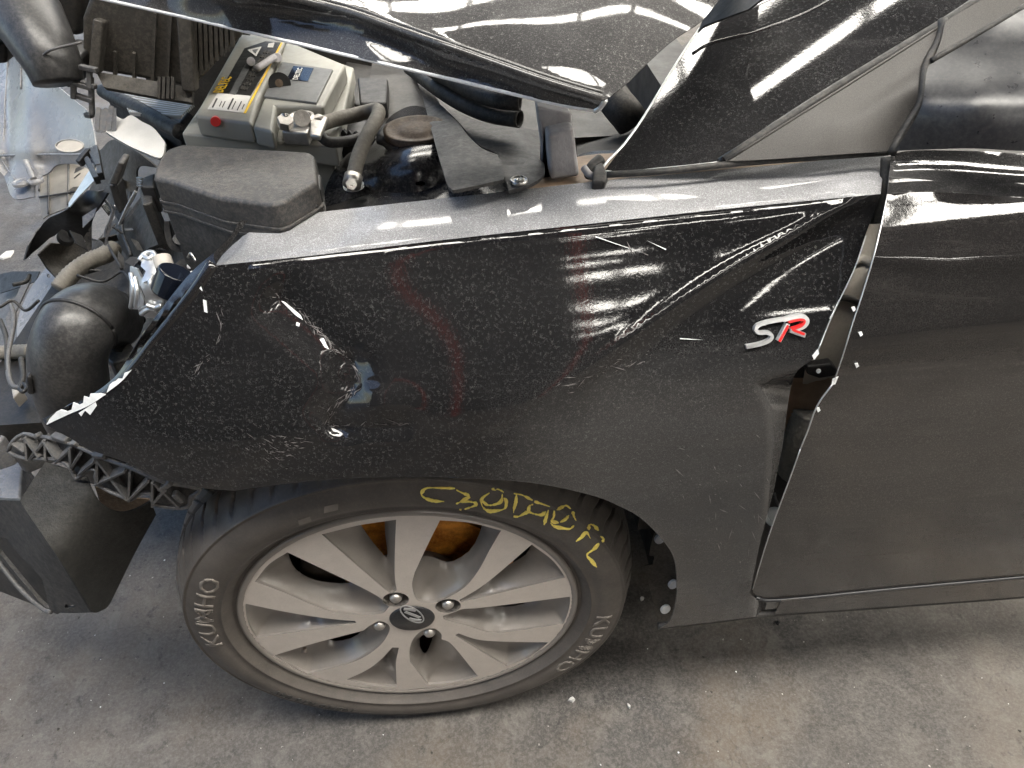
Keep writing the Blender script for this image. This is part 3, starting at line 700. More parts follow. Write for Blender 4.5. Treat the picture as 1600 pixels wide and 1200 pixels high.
# dark liner over the wheel and the hidden body behind
def arcshell(name, r, y0, y1, a0, a1, mat):
    return lathe(name, [(r, y0), (r, y1), (r*.9, y1+.01), (.05, y1+.01)], mat, car, 40, True, (0.02, 0, .29), None, a0, a1)
arcshell('wheel_arch_liner', .345, .02, .30, R_(12), R_(140), M['inner'])
slab('underbody', (.36, .12, .16), (2.2, 1.5, .22), M['inner'], car)
slab('underbody', (-.35, .33, .18), (.36, 1.4, .24), M['inner'], car)
slab('bulkhead', (.34, .16, .22), (.40, 1.4, .84), M['inner'], car)
slab('cabin_side', (.42, .10, .22), (2.2, .14, .80), M['inner'], car)

# ------------------------------------------------------------------ wheel
HUB = np.array([0, 0, .295])
wheel = lathe('wheel', [(.206, .012), (.203, .03), (.196, .06), (.192, .10), (.190, .185), (.20, .19)], M['alloyp'], car, 96)
# tyre profile (r, y)
prof = [(.2155, .010), (.2165, .004), (.2185, .0015), (.2215, .0035), (.2235, .0010), (.226, -.0030), (.233, -.0085), (.2335, -.0105), (.2345, -.0110), (.236, -.0092), (.243, -.0128), (.252, -.0142), (.261, -.0132), (.268, -.0105), (.274, -.0078), (.2765, -.0064), (.2772, -.0076), (.2790, -.0070), (.2797, -.0042), (.2825, .0008), (.2855, .0070), (.2885, .0140), (.2905, .0190), (.2915, .0215)]
tread = []
yy = .024
while yy < .198:
    tread.append((min(.300, .2920+.008*math.sqrt(max(0, min(1, (yy-.0235)/.045)))) if yy < .11 else min(.300, .2935+.0065*math.sqrt(max(0, min(1, (.205-yy)/.04)))), yy)); yy += .0025
groove = [(.048, .006), (.083, .008), (.121, .008), (.156, .006)]
npf = len(prof); prof2 = prof+tread+[(.286, .21), (.25, .225), (.216, .215)]
def treadmod(a, j, r, y):
    if npf <= j < npf+len(tread):
        dep = 0
        for gc, gw in groove:
            if abs(y-gc) < gw/2+.0006: dep = .007
        # cross cuts on the shoulder and the ribs
        if y < .047:
            ph = (a+ (y-.02)*1.6)*60/(2*math.pi)
            if abs(ph-round(ph)) < .085: dep = max(dep, .012)
        elif y < .16:
            ph = (a - (y-.05)*4)*72/(2*math.pi)+.3
            if abs(ph-round(ph)) < .05: dep = max(dep, .004)
        r -= dep
    elif npf-5 <= j < npf:
        ph = (a+(y-.02)*1.6)*60/(2*math.pi)
        if abs(ph-round(ph)) < .08:
            d_ = .010*(j-npf+5.5)/5; r -= d_*.5; y += d_*.8
    # a slight bulge and flat where the tyre stands
    return r, y
tyre = lathe('tyre', prof2, M['tyre'], wheel, 1440, True, HUB, treadmod)
tp = np.array([(r, y) for r, y in prof if r > .2235])
def sidew(r): return np.interp(r, tp[:, 0], tp[:, 1])
def on_tyre(px, py, off=.0):
    y = -.01
    for _ in range(12):
        p = oy(px, py, y); r = math.hypot(p[0], p[2]-.295)
        y2 = sidew(r) if r < .2915 else .018
        y = .5*y+.5*(y2-off)
    return oy(px, py, y)
def arc_text(txt, name, rc, h, a_mid, mat, width=1., depth=.0008, flip=False):
    cu = bpy.data.curves.new(name, 'FONT'); cu.body = txt; cu.size = 1; cu.align_x = 'CENTER'; cu.resolution_u = 2
    cu.offset = .014
    tmp = bpy.data.objects.new('t', cu); COL.objects.link(tmp); dg = bpy.context.evaluated_depsgraph_get()
    me = bpy.data.meshes.new_from_object(tmp.evaluated_get(dg)); bpy.data.objects.remove(tmp)
    bm = bmesh.new(); bm.from_mesh(me); bmesh.ops.subdivide_edges(bm, edges=[e for e in bm.edges if e.calc_length() > .25], cuts=3)
    bmesh.ops.triangulate(bm, faces=bm.faces)
    sc = h/.7
    for v in bm.verts:
        s = v.co.x*sc*width; q = (v.co.y-.35)*sc
        r = rc+q; a = a_mid-s/rc
        v.co = (HUB[0]+r*math.cos(a), sidew(r)-depth, HUB[2]+r*math.sin(a))
    r_ = bmesh.ops.extrude_face_region(bm, geom=bm.faces[:])
    for v in [g for g in r_['geom'] if isinstance(g, bmesh.types.BMVert)]: v.co.y += depth+.0006
    bmesh.ops.recalc_face_normals(bm, faces=bm.faces)
    bm.to_mesh(me); bm.free(); me.name = name
    return link(name, me, mat, wheel)
arc_text('KUMHO', 'sidewall_lettering', .2540, .0215, R_(165), M['letter'], 1.42)
arc_text('KUMHO', 'sidewall_lettering', .2540, .0215, R_(-22), M['letter'], 1.42)
arc_text('SOLUS', 'sidewall_lettering', .2525, .013, R_(35), M['tyre'], 1.1) if False else None
arc_text('195/50 R16 84V', 'sidewall_lettering', .257, .0125, R_(-130), M['rubber'], 1.15)
for a in (112, 104):
    vs = []
    for s, q in ((-.03, -.004), (.04, -.004), (.055, .005), (-.01, .005)):
        r = .248+q+(.008 if a == 104 else 0); an = R_(a)-s*.9; vs.append((r*math.cos(an), sidew(r)-.0008, .295+r*math.sin(an)))
    mesh('sidewall_block', vs, [(0, 3, 2, 1)], M['letter'], wheel)

# yellow marker writing on the sidewall
def Z(pts): return [(640+x/5, 740+y/5) for x, y in pts]
strokes = [Z(s) for s in (
    [(355, 115), (250, 112), (140, 112), (100, 140), (95, 170), (130, 195), (190, 213), (270, 218)],
    [(365, 128), (410, 150), (450, 165), (470, 178)], [(475, 185), (430, 200), (395, 222), (362, 236)], [(400, 222), (460, 218), (510, 228), (515, 245), (470, 265), (430, 278)], [(388, 280), (405, 284)],
    [(640, 122), (690, 122), (735, 145)], [(625, 150), (575, 185), (560, 220), (575, 265), (620, 292), (690, 288), (745, 270), (755, 215), (735, 190)], [(570, 215), (610, 245), (670, 240), (715, 215), (725, 160)],
    [(835, 160), (830, 220), (815, 275), (812, 305)], [(815, 155), (880, 168), (960, 208)], [(812, 335), (850, 335), (900, 310), (930, 300), (975, 315), (1030, 322), (1065, 295)], [(965, 240), (940, 250), (930, 280), (935, 300)], [(975, 218), (1030, 235), (1095, 258)], [(1085, 285), (1068, 340), (1050, 400)],
    [(1130, 290), (1125, 340), (1110, 372), (1165, 383)], [(1100, 385), (1130, 412), (1190, 425), (1250, 432), (1285, 405)], [(1150, 285), (1190, 262), (1225, 250), (1258, 275)], [(1275, 295), (1282, 330), (1300, 368)], [(1175, 380), (1215, 358), (1245, 325)],
    [(1300, 530), (1340, 500), (1380, 460), (1412, 505)], [(1400, 440), (1405, 400), (1440, 405), (1475, 445)], [(1492, 490), (1515, 510), (1505, 535)], [(1480, 545), (1440, 590), (1385, 635), (1420, 680), (1462, 730)])]
rnd = random.Random(4)
for st in strokes:
    P = np.array(cat_rom(st, 5)); n = len(P)
    if n < 3: P = np.array([np.array(st[0])+(np.array(st[-1])-st[0])*t for t in np.linspace(0, 1, 5)]); n = 5
    T = np.gradient(P, axis=0); T /= np.linalg.norm(T, axis=1)[:, None]+1e-9; Nn = np.c_[-T[:, 1], T[:, 0]]; vs = []
    ph = rnd.random()*6
    for k in range(n):
        wd = (1.7+.9*math.sin(ph+k*.45)+rnd.uniform(-.5, .5))*(.35+.65*min(1, k/2, (n-1-k)/2))
        wd = max(.5, wd)
        for q in (wd, -wd): vs.append(on_tyre(*(P[k]+Nn[k]*q), .0009))
    o = mesh('marker_stroke', vs, [(2*k, 2*k+1, 2*k+3, 2*k+2) for k in range(n-1)], M['grease'], wheel)
    m = o.modifiers.new('t', 'SOLIDIFY'); m.thickness = .0008; m.offset = 0

# rim face with its ten windows
W = [
 ([(502.5, 835), (560, 821), (619, 812)], [(619, 812), (617, 860), (617, 897), (620, 918)], [(620, 918), (612, 923), (604, 919)], [(604, 919), (502.5, 835)]),
 ([(449, 863), (420, 882), (398, 909)], [(398, 909), (440, 923), (480, 939), (519, 953), (560, 957), (596, 954.5), (608, 944)], [(608, 944), (598, 933), (562, 913), (449, 863)]),
 ([(381.6, 943), (382, 966), (397.5, 997.5)], [(397.5, 997.5), (557, 970)], [(557, 970), (555, 966.5)], [(555, 966.5), (510, 963), (444, 954), (381.6, 943)]),
 ([(424, 1025.6), (450, 1041), (481, 1053)], [(481, 1053), (530, 1040), (566, 1025.6), (594, 1005), (608, 983), (607, 972), (594, 966.5), (579, 973), (568, 981.5)], [(568, 981.5), (491, 1003), (424, 1025.6)]),
 ([(613, 1008), (623.4, 1008.4)], [(623.4, 1008.4), (619, 1031), (619, 1050), (620, 1073)], [(620, 1073), (580, 1071), (541, 1062)], [(541, 1062), (575, 1044), (597, 1026), (613, 1008)]),
 ([(669, 1070), (640.6, 1031)], [(640.6, 1031), (640, 1012), (646, 994), (660, 981), (678, 978), (689, 986), (690, 995)], [(690, 995), (703, 1001), (721, 1022), (747, 1057)], [(747, 1057), (710, 1066), (669, 1070)]),
 ([(711, 989), (716, 986)], [(716, 986), (745, 996), (779, 1000), (857, 1004)], [(857, 1004), (835, 1023), (791, 1041)], [(791, 1041), (711, 989)]),
 ([(893.5, 932), (892, 952), (880.6, 975)], [(880.6, 975), (807, 984), (768, 986), (735, 976), (697, 965), (692, 958)], [(692, 958), (705, 954), (722, 948), (742, 947)], [(742, 947), (893.5, 932)]),
 ([(831, 851), (864, 876), (885, 902)], [(885, 902), (826, 914), (721, 937)], [(721, 937), (717, 934)], [(717, 934), (760, 908), (831, 851)]),
 ([(687.5, 813), (735, 817), (783, 829)], [(783, 829), (765, 858), (748, 888), (726, 914), (695, 932), (676, 938), (653, 934), (644, 912), (648, 891)], [(648, 891), (668, 850), (687.5, 813)]),
]
HO = [[(559, 822), (596, 815), (601, 845), (605, 875), (598, 877), (568, 843)],
      [(450, 864), (447, 878), (454, 897), (469, 908), (490, 917), (514, 923), (544, 925), (561, 914), (500, 887)],
      [(447, 955.5), (470, 958), (492, 963), (470, 961)],
      [(566, 983), (535, 992), (503, 1002), (508, 1012), (522, 1016), (548, 1009), (566, 996)],
      [(600, 1022), (606, 1016), (605, 1030), (602, 1034)],
      [(658, 1003), (672, 1001), (677, 1007), (672, 1022), (665, 1032), (656, 1020)], None,
      [(743, 948), (790, 943), (838, 938), (838, 950), (820, 957), (790, 961), (760, 958)],
      [(830, 853), (829, 875), (815, 886), (791, 896), (768, 905), (795, 881)],
      [(688, 814), (720, 816), (753, 823), (749, 846), (733, 872), (708, 890), (690, 891), (665, 880), (656, 876), (668, 851)]]
PXR = lambda p: oy(p[0], p[1], 0)
def topl(poly):   # picture outline -> plane coordinates (x, z)
    out = []
    for p in poly:
        q = np.array([PXR(p)[0], PXR(p)[2]]); d = q-[0, .295]; r = np.linalg.norm(d); out.append(np.array([0, .295])+d*min(1, .2075/r))
    return out
def off_face(r):  # gentle crown of the face: proud at the middle
    return -.004*(1-(r/.2)**2) if r < .2 else 0
wins = [outline(*w_) for w_ in W]
# lug pockets
LUG = [(618.5, 933), (700, 943), (593, 976), (671, 987)]
LR = .0165
winp = [topl(w_) for w_ in wins]
lugc = [np.array([PXR(p)[0], PXR(p)[2]]) for p in LUG]
# regularise the lug circle
cc = np.array([0, .295]); outer = [cc+.2165*np.array([math.cos(t), math.sin(t)]) for t in np.linspace(0, 2*math.pi, 160, False)]
def circ(c, r, n=20): return [np.asarray(c)+r*np.array([math.cos(t), math.sin(t)]) for t in np.linspace(0, 2*math.pi, n, False)]
holes = list(winp)
lug_free = []
for c in (lugc[0], lugc[1]): holes.append(circ(c, LR)); lug_free.append(c)
capc = cc
holes.append(circ(capc, .0295, 40))
# triangulate in (x, -z) so that orientation matches picture sense
fl2 = lambda P: [np.array([p[0]*1000, -p[1]*1000]) for p in P]
v2, f = tri2d(fl2(outer), 5., [fl2(h) for h in holes])
vs = []
for x, y in v2:
    X, Zz = x/1000, -y/1000; r = math.hypot(X, Zz-.295)
    vs.append((X, off_face(r)+(.0015 if r > .212 else 0), Zz))
rimf = mesh('rim_face', vs, f.tolist(), M['alloy'], wheel, True)
rim_lip = lathe('rim_lip', [(.206, .012), (.2085, .003), (.2110, -.0012), (.2150, -.0022), (.2178, -.0012), (.2188, .002), (.2180, .010)], M['alloyp'], wheel, 160, True, HUB)
# window walls and sloping pocket webs
wv = []; wf = []
def addwall(loop, y0f, dep, dst_v, dst_f):
    s = len(dst_v); n = len(loop)
    for p in loop:
        r = math.hypot(p[0], p[1]-.295); y0 = y0f(r); dst_v.append((p[0], y0, p[1])); dst_v.append((p[0], y0+dep, p[1]))
    for i in range(n):
        a, b = s+2*i, s+2*((i+1) % n); dst_f.append((a, a+1, b+1, b))
for i, wp in enumerate(winp):
    wl = resample(wp, .0025); addwall(wl, off_face, .0035, wv, wf)
    poly = fl2(wp); h = HO[i]; hh = None
    if h is not None:
        hh = fl2([np.array([oy(a, b, .014)[0], oy(a, b, .014)[2]]) for a, b in cat_rom(h, 2, True)])
        # keep the hole inside the window
        ha = np.array(hh); k = inside(ha, poly); D = seg_dist(ha, poly)
        cen = ha.mean(0); P0 = np.array(poly)
        fixed = []
        for q, ins, d in zip(ha, k, D):
            if not ins or d < 1.5:
                t = 0
                while t < .9 and (not inside(np.array([q+(cen-q)*t]), poly)[0] or seg_dist(np.array([q+(cen-q)*t]), poly)[0] < 1.5): t += .03
                q = q+(cen-q)*t
            fixed.append(q)
        hh = fixed
    v2, f = tri2d(poly, 2.5, [hh] if hh else [])
    D = seg_dist(v2, poly)
    big = i in (1, 3, 5, 7, 9)
    DH = seg_dist(v2, hh) if hh else np.full(len(v2), 30.)
    pv = []
    for (x, y), d, dh in zip(v2, D, DH):
        X, Zz = x/1000, -y/1000; r = math.hypot(X, Zz-.295)
        dep = .0035+(.017 if hh else .024)*(1-math.exp(-d/ (11. if big else 14.)))
        dep += .012*math.exp(-dh/7.)
        dep = .0035 + (dep-.0035)*min(1, d/2.+.0)
        pv.append((X, off_face(r)+dep, Zz))
    pw = mesh('spoke_pocket', pv, f.tolist(), M['alloyp'], wheel, True)
walls = mesh('window_walls', wv, wf, M['alloyp'], wheel)
# lug pockets and nuts, cap
for i, c in enumerate(lugc):
    X, Zz = c
    yb = .014
    cyl('lug_seat', (X, yb-.002, Zz), (X, yb+.02, Zz), .019 if i > 1 else .0168, M['alloyp'], wheel, 24)
    if i < 2:
        tv = []; tf = []; addwall(circ(c, LR, 24), off_face, .02, tv, tf); mesh('lug_pocket', tv, tf, M['alloyp'], wheel, True)
    cyl('lug_nut', (X, yb-.001, Zz), (X, yb-.013, Zz), .0092, M['lead'], wheel, 6, r2=.0088, bev=.001)
    lathe('lug_nut_cap', [(.0082, 0), (.0078, -.004), (.0055, -.007), (.0, -.008)], M['lead'], wheel, 20, True, (X, yb-.0125, Zz))
cap = lathe('centre_cap', [(.0295, -.0015), (.0288, -.0052), (.0270, -.0062), (.0001, -.0075)], M['satin'], wheel, 48, True, HUB)
cv = []; cf = []
def strip3(pts, wd, y=-.0086, closed=False):
    P = np.array(pts, float); n = len(P)
    T = (np.roll(P, -1, 0)-np.roll(P, 1, 0)) if closed else np.gradient(P, axis=0)
    T /= np.linalg.norm(T, axis=1)[:, None]; Nn = np.c_[-T[:, 1], T[:, 0]]; s = len(cv)
    wds = wd if hasattr(wd, '__len__') else [wd]*n
    for k in range(n):
        for q in (wds[k]/2, -wds[k]/2):
            p = P[k]+Nn[k]*q; cv.append((p[0], y, .295+p[1]))
    for k in range(n if closed else n-1): cf.append((s+2*k, s+2*k+1, s+2*((k+1) % n)+1, s+2*((k+1) % n)))
def rotp(P, a): return [(x*math.cos(a)-y*math.sin(a), x*math.sin(a)+y*math.cos(a)) for x, y in P]
def cp(x, y): p = oy(x, y, -.0086); return (p[0], p[2]-.295)
ec = np.array(cp(644, 960)); e1 = np.array(cp(631, 948.5))-ec; e2 = np.array([-e1[1], e1[0]])*.50
strip3([ec+e1*math.cos(t)*1.12+e2*math.sin(t) for t in np.linspace(0, 2*math.pi, 44, False)], .0017, closed=True)
strip3([cp(631, 951.5), cp(640, 952), cp(650, 954)], .0052)
strip3([cp(633, 956), cp(641, 959), cp(649, 962), cp(656, 965)], .0042)
strip3([cp(639, 966.5), cp(648, 968.5), cp(658, 969.5)], .0050)
em = mesh('cap_emblem', cv, cf, M['silver'], wheel)
mm = em.modifiers.new('t', 'SOLIDIFY'); mm.thickness = .0008; mm.offset = 0
# brake behind
lathe('brake_disc', [(.138, .080), (.138, .056), (.0655, .056), (.064, .046), (.050, .042), (.02, .042)], M['rust'], wheel, 64, False, HUB)
lathe('hub_hat', [(.0670, .0550), (.0650, .0440), (.050, .0400), (.02, .0400)], M['disc'], wheel, 48, True, HUB)
lathe('backing_plate', [(.150, .104), (.02, .104)], M['rust'], wheel, 48, False, HUB)
lathe('brake_caliper', [(.090, .055), (.128, .050), (.150, .060), (.152, .11), (.09, .11)], M['disc'], wheel, 24, True, HUB, None, R_(125), R_(185))
lathe('inner_barrel', [(.1895, .10), (.188, .19), (.02, .19)], M['inner'], wheel, 48, True, HUB)
tube('rim_valve', [oy(572, 978, -.001)*0+np.array(oy(476, 1013, .012)), np.array(oy(476, 1019, .006))], .003, M['disc'], wheel)

# ------------------------------------------------------------------ engine bay
eb = M['inner']
slab('engine_bay_floor', (-.62, .26, .40), (.34, 1.2, .44), eb, car)
slab('firewall', (-.4, .75, .44), (.34, .8, .86), eb, car)
bt = tps('z', [(130, 420, .50), (260, 430, .55), (200, 330, .52), (320, 380, .66), (120, 600, .42), (220, 640, .42), (150, 300, .45), (300, 260, .55)])
sheet('inner_rail', outline([(215, 330), (250, 345), (330, 400), (300, 470), (230, 570), (170, 640), (110, 640)], [(110, 640), (95, 560), (120, 430), (190, 330), (215, 330)]), bt, M['plastic_brown'], car, step=16)
# inner wing strip under the shelf's edge
ig = tps('z', [(400, 345, .78), (700, 300, .80), (945, 275, .82), (1380, 235, .83), (700, 250, .80), (945, 230, .81), (1200, 240, .83), (400, 300, .76)])
sheet('inner_wing_rail', outline([(380, 352), (600, 322), (800, 301), (945, 285), (1380, 243)], [(1380, 243), (1120, 240), (930, 236), (860, 262), (700, 270), (520, 320), (380, 352)]), ig, M['towers'], car, step=14)
sheet('wing_rail_end', outline([(795, 300), (945, 283), (1380, 241)], [(1380, 241), (1120, 242), (940, 240), (850, 262), (795, 300)]), lambda x, y: ig(x, y, .002), M['tan'], car, step=14)
slab('cowl', (-.02, .34, .70), (.40, .72, .78), eb, car)
# strut tower
sts = tps('z', [(505, 320, .775), (700, 300, .790), (600, 300, .79), (650, 260, .818), (640, 225, .822), (540, 240, .79), (680, 228, .822), (600, 240, .812), (560, 300, .785), (640, 180, .80), (560, 200, .76)])
tw = sheet('strut_tower', outline([(503, 322), (510, 290), (522, 266), (536, 248), (548, 238), (580, 225), (596, 205), (612, 180), (650, 165), (700, 185)], [(700, 185), (720, 297)], [(720, 297), (620, 310), (503, 322)]), sts, M['towers'], car, step=8, holes=[[(657+8*math.cos(t), 287+4*math.sin(t)) for t in np.linspace(0, 2*math.pi, 14, False)]])
def disc_h(nm, px, py, z, r, h, mat, par, seg=40, teeth=0):
    c = oz(px, py, z); vs = []; 
    for k, (rr, zz) in enumerate(((r, -h), (r, 0), (r*.9, 0), (r*.78, -h*.3), (r*.55, -h*.35), (r*.5, 0), (0.001, 0))):
        for t in np.linspace(0, 2*math.pi, seg, False):
            q = rr*(1+(.06 if teeth and k < 2 and int(t/(2*math.pi)*teeth*2) % 2 else 0)); vs.append((c[0]+q*math.cos(t), c[1]+q*math.sin(t), c[2]+zz))
    fs = [(k*seg+i, k*seg+(i+1) % seg, (k+1)*seg+(i+1) % seg, (k+1)*seg+i) for k in range(6) for i in range(seg)]
    return mesh(nm, vs, fs, mat, par, True)
mt_ = disc_h('strut_mount', 650, 200, .826, .036, .007, M['brownrust'], tw, 48)
disc_h('strut_mount_star', 650, 207, .818, .043, .004, M['plastic_brown'], tw, 48, 14)
disc_h('washer', 552, 288, .797, .011, .003, M['chip'], tw, 24)
# ground cable and lugs
tube('ground_cable', [oz(551, 284, .806), oz(560, 245, .82), oz(575, 210, .832), oz(590, 182, .838), oz(588, 172, .836), oz(560, 178, .832), oz(520, 188, .836), oz(497, 196, .84)], .0078, M['curtain'], car, seg=14, n=8)
tube('cable_end', [oz(549, 291, .803), oz(553, 274, .81)], .0095, M['lead'], car, seg=14)
cyl('bolt', oz(549, 290, .805), oz(549, 288, .815), .0062, M['steel'], tw, 6)
tube('battery_lead', [oz(500, 212, .835), oz(515, 222, .83), oz(545, 220, .826), (oz(575, 212, .82))], .0055, M['rubber'], car, seg=12)
for i in range(6): bar('cable_clip', oz(540+i*9, 205+i*1.5, .825), oz(533+i*9, 216+i*1.5, .815), .003, .006, M['plastic_dk'], car)
prism('relay_box', [(520, 200), (572, 186), (600, 205), (565, 226), (530, 226)], .79, .05, M['plastic_dk'], car)
prism('brake_reservoir', [(558, 120), (606, 122), (604, 160), (562, 160)], .80, .06, M['plastic_dk'], car)
prism('junction_box', [(540, 95), (640, 112), (640, 150), (610, 175), (540, 160)], .77, .05, M['inner'], car)
# cowl plastics
cs = tps('z', [(652, 130, .80), (700, 292, .845), (788, 280, .845), (776, 240, .838), (716, 192, .83), (640, 110, .79)])
sheet('cowl_side_cover', outline([(636, 100), (655, 135), (668, 180), (684, 240), (698, 285), (704, 294), (716, 296), (788, 280)], [(788, 280), (786, 262), (777, 241)], [(777, 241), (762, 236), (748, 228), (730, 210), (716, 192), (692, 168), (672, 135), (656, 100)], [(656, 100), (636, 100)]), cs, M['plastic'], car, step=8, thick=.003)
c2 = tps('z', [(700, 174, .80), (812, 200, .81), (822, 254, .825), (784, 258, .828), (850, 210, .80)])
sheet('cowl_end_panel', outline([(690, 165), (740, 188), (812, 199), (848, 205)], [(848, 205), (850, 255)], [(850, 255), (832, 246), (815, 260), (783, 258)], [(783, 258), (776, 240), (748, 226), (716, 190), (690, 165)]), c2, M['plastic'], car, step=10, thick=.003)
sheet('fixing_tab', outline([(782, 258), (815, 260)], [(815, 260), (832, 244), (850, 255)], [(850, 255), (850, 272), (831, 287), (795, 298)], [(795, 298), (782, 258)]), tps('z', [(782, 258, .832), (850, 255, .832), (800, 295, .838), (830, 270, .836)]), M['plastic'], car, step=8, thick=.003)
disc_h('screw', 811, 280, .841, .008, .003, M['steel'], car, 20)
tube('hood_seal', [oz(640, 105, .82), oz(680, 135, .83), oz(720, 160, .835), oz(765, 178, .838), oz(812, 186, .84)], .0095, M['rubber'], car, seg=16, hollow=.002)
tube('hood_seal', [oz(675, 108, .85), oz(715, 130, .855), oz(750, 147, .858), oz(780, 156, .86), oz(813, 159, .86)], .0095, M['rubber'], car, seg=16, hollow=.002)
box_y('hinge_bracket', [(855, 210), (897, 202), (902, 245), (906, 277), (860, 282), (857, 245)], .15, .03, M['chalk'], car, .004)
box_y('hinge_bracket', [(838, 166), (893, 178), (894, 201), (853, 206), (850, 282), (858, 283), (856, 255), (848, 240)], .17, .02, M['chalk'], car, .003)
tube('hinge_arm', [oz(955, 150, .82), oz(966, 164, .815), oz(978, 178, .81), oz(988, 192, .80)], .020, M['plastic_brown'], car, seg=18)
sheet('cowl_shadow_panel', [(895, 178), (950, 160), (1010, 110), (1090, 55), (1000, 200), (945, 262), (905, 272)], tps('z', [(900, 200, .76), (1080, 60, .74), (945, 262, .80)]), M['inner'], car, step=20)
tube('rubber_grommet', [oz(938, 250, .835), oz(925, 262, .832), oz(922, 275, .828)], .006, M['rubber'], car)
tube('seam_sealer', [oz(912, 262, .835), oz(920, 272, .832), oz(930, 276, .83)], .0035, M['chalk'], car)
prism('seal_block', [(928, 258), (942, 250), (950, 272), (945, 284), (925, 284)], .838, .02, M['rubber'], car)
tube('pillar_base_seal', [oz(948, 273, .845), oz(1030, 268, .85), oz(1115, 259, .853), oz(1190, 252, .855), oz(1388, 238, .857)], .003, M['rubber'], car)
# windscreen corner and debris at the top edge
sheet('scuttle_corner', [(1090, 50), (1120, -20), (1240, -40), (1170, 14), (1100, 40)], tps('z', [(1090, 50, .93), (1240, -40, 1.0), (1120, -20, .95)]), M['plastic_dk'], car, step=20)

# ---- battery
bat = prism('battery', [(289, 226), (522, 250), (550, 120), (395, 62)], .80, .16, M['batt'], car, .004)
prism('battery_rim', [(283, 208), (526, 231), (553, 105), (392, 50)], .825, .022, M['batt'], bat, .003)
prism('battery_lid', [(303, 180), (393, 192), (402, 160), (446, 60), (376, 52)], .848, .024, M['batt'], bat, .004)
prism('battery_lid', [(394, 197), (426, 205), (431, 165), (505, 166), (540, 100), (447, 62)], .846, .022, M['batt'], bat, .004)
prism('lid_inset', [(412, 150), (494, 160), (520, 108), (440, 96)], .8485, .004, M['batt_dk'], bat, .001)
lab = lambda x, y: oz(x, y, .8484)
def flat(nm, poly, z, mat, par, t=.0006): return prism(nm, poly, z, t, mat, par, 0)
B5 = lambda P: [(310+x/6.667, 50+y/6.667) for x, y in P]
flat('label', B5([(215, 630), (540, 665), (865, 110), (700, 95), (480, 170)]), .8488, M['black'], bat)
flat('label_strip', B5([(320, 640), (385, 650), (560, 320), (500, 310)]), .8494, M['batt_dk'], bat)
flat('label_panel', B5([(95, 800), (470, 840), (545, 665), (200, 635)]), .8488, M['white'], bat)
flat('label_edge', B5([(470, 842), (492, 842), (875, 112), (862, 106)]), .8489, M['yellow'], bat)
flat('warning_triangle', B5([(510, 185), (655, 150), (600, 248)]), .8495, M['white'], bat)
flat('warning_print', B5([(560, 185), (625, 172), (595, 220)]), .8500, M['batt_dk'], bat)
flat('label_print', B5([(730, 120), (790, 108), (775, 160), (720, 158)]), .8494, M['white'], bat)
for k in range(9):
    x = 430+k*30; y = 590-k*47
    for q in range(3): flat('label_print', B5([(x+q*28, y+q*5), (x+q*28+18, y+q*5+3), (x+q*28+34, y+q*5-28), (x+q*28+20, y+q*5-32)]), .8494, M['plastic_brown'], bat)
for k, (x, y, L) in enumerate(((140, 780, 90), (215, 770, 50), (245, 780, 60), (300, 800, 110), (345, 800, 80), (400, 810, 90), (450, 800, 50))):
    flat('label_print', B5([(x, y), (x+(14 if k in (0, 3) else 6), y+2), (x+(14 if k in (0, 3) else 6)+L*.5, y-L), (x+L*.5, y-L-2)]), .8494, M['black'] if k in (0, 3, 5) else M['plastic_brown'], bat)
def ptext(txt, a, b, hpx, z, mat, par, name):
    """flat lettering running from picture point a to b, lying at height z"""
    A = oz(*a, z); Bq = oz(*b, z); d = Bq-A; L = np.linalg.norm(d); d /= L; n = np.array([-d[1], d[0], 0])
    cu = bpy.data.curves.new(name, 'FONT'); cu.body = txt; cu.size = 1; cu.resolution_u = 2; cu.offset = .02; cu.extrude = .01
    tmp = bpy.data.objects.new('t', cu); COL.objects.link(tmp); dg = bpy.context.evaluated_depsgraph_get()
    me = bpy.data.meshes.new_from_object(tmp.evaluated_get(dg)); bpy.data.objects.remove(tmp)
    xs = [v.co.x for v in me.vertices]; wd = max(xs)-min(xs); x0 = min(xs)
    for v in me.vertices:
        p = A+d*(v.co.x-x0)/wd*L+n*v.co.y/.7*hpx; v.co = (p[0], p[1], z+v.co.z*.02)
    me.name = name; return link(name, me, mat, par)
ptext('DELTEC', (344+4, 144), (362, 120), .011, .8496, M['yellow'], bat, 'label_lettering')
flat('brand_patch', B5([(920, 485), (1140, 512), (1200, 375), (990, 352)]), .8494, M['navy'], bat)
ptext('DELTEC', (465, 124), (473, 106), .006, .8502, M['white'], bat, 'label_lettering')
cyl('vent_plug', oz(437, 131, .849), oz(437, 131, .8515), .0125, M['black'], bat, 28, bev=.0003)
cyl('vent_plug_core', oz(436, 130, .8515), oz(436, 130, .8525), .0045, M['brownrust'], bat, 12, bev=.0003)
cyl('charge_eye', oz(338, 188, .842), oz(338, 188, .8465)+np.array([0, -.004, 0]), .0052, M['red'], bat, 16)
tube('carry_handle', [oz(400, 108, .856), oz(428, 90, .858), oz(437, 88, .857)], .004, M['chalk'], bat)
for q in ((392, 96), (434, 90)): cyl('handle_pin', oz(*q, .85), oz(*q, .858), .005, M['chalk'], bat, 14)
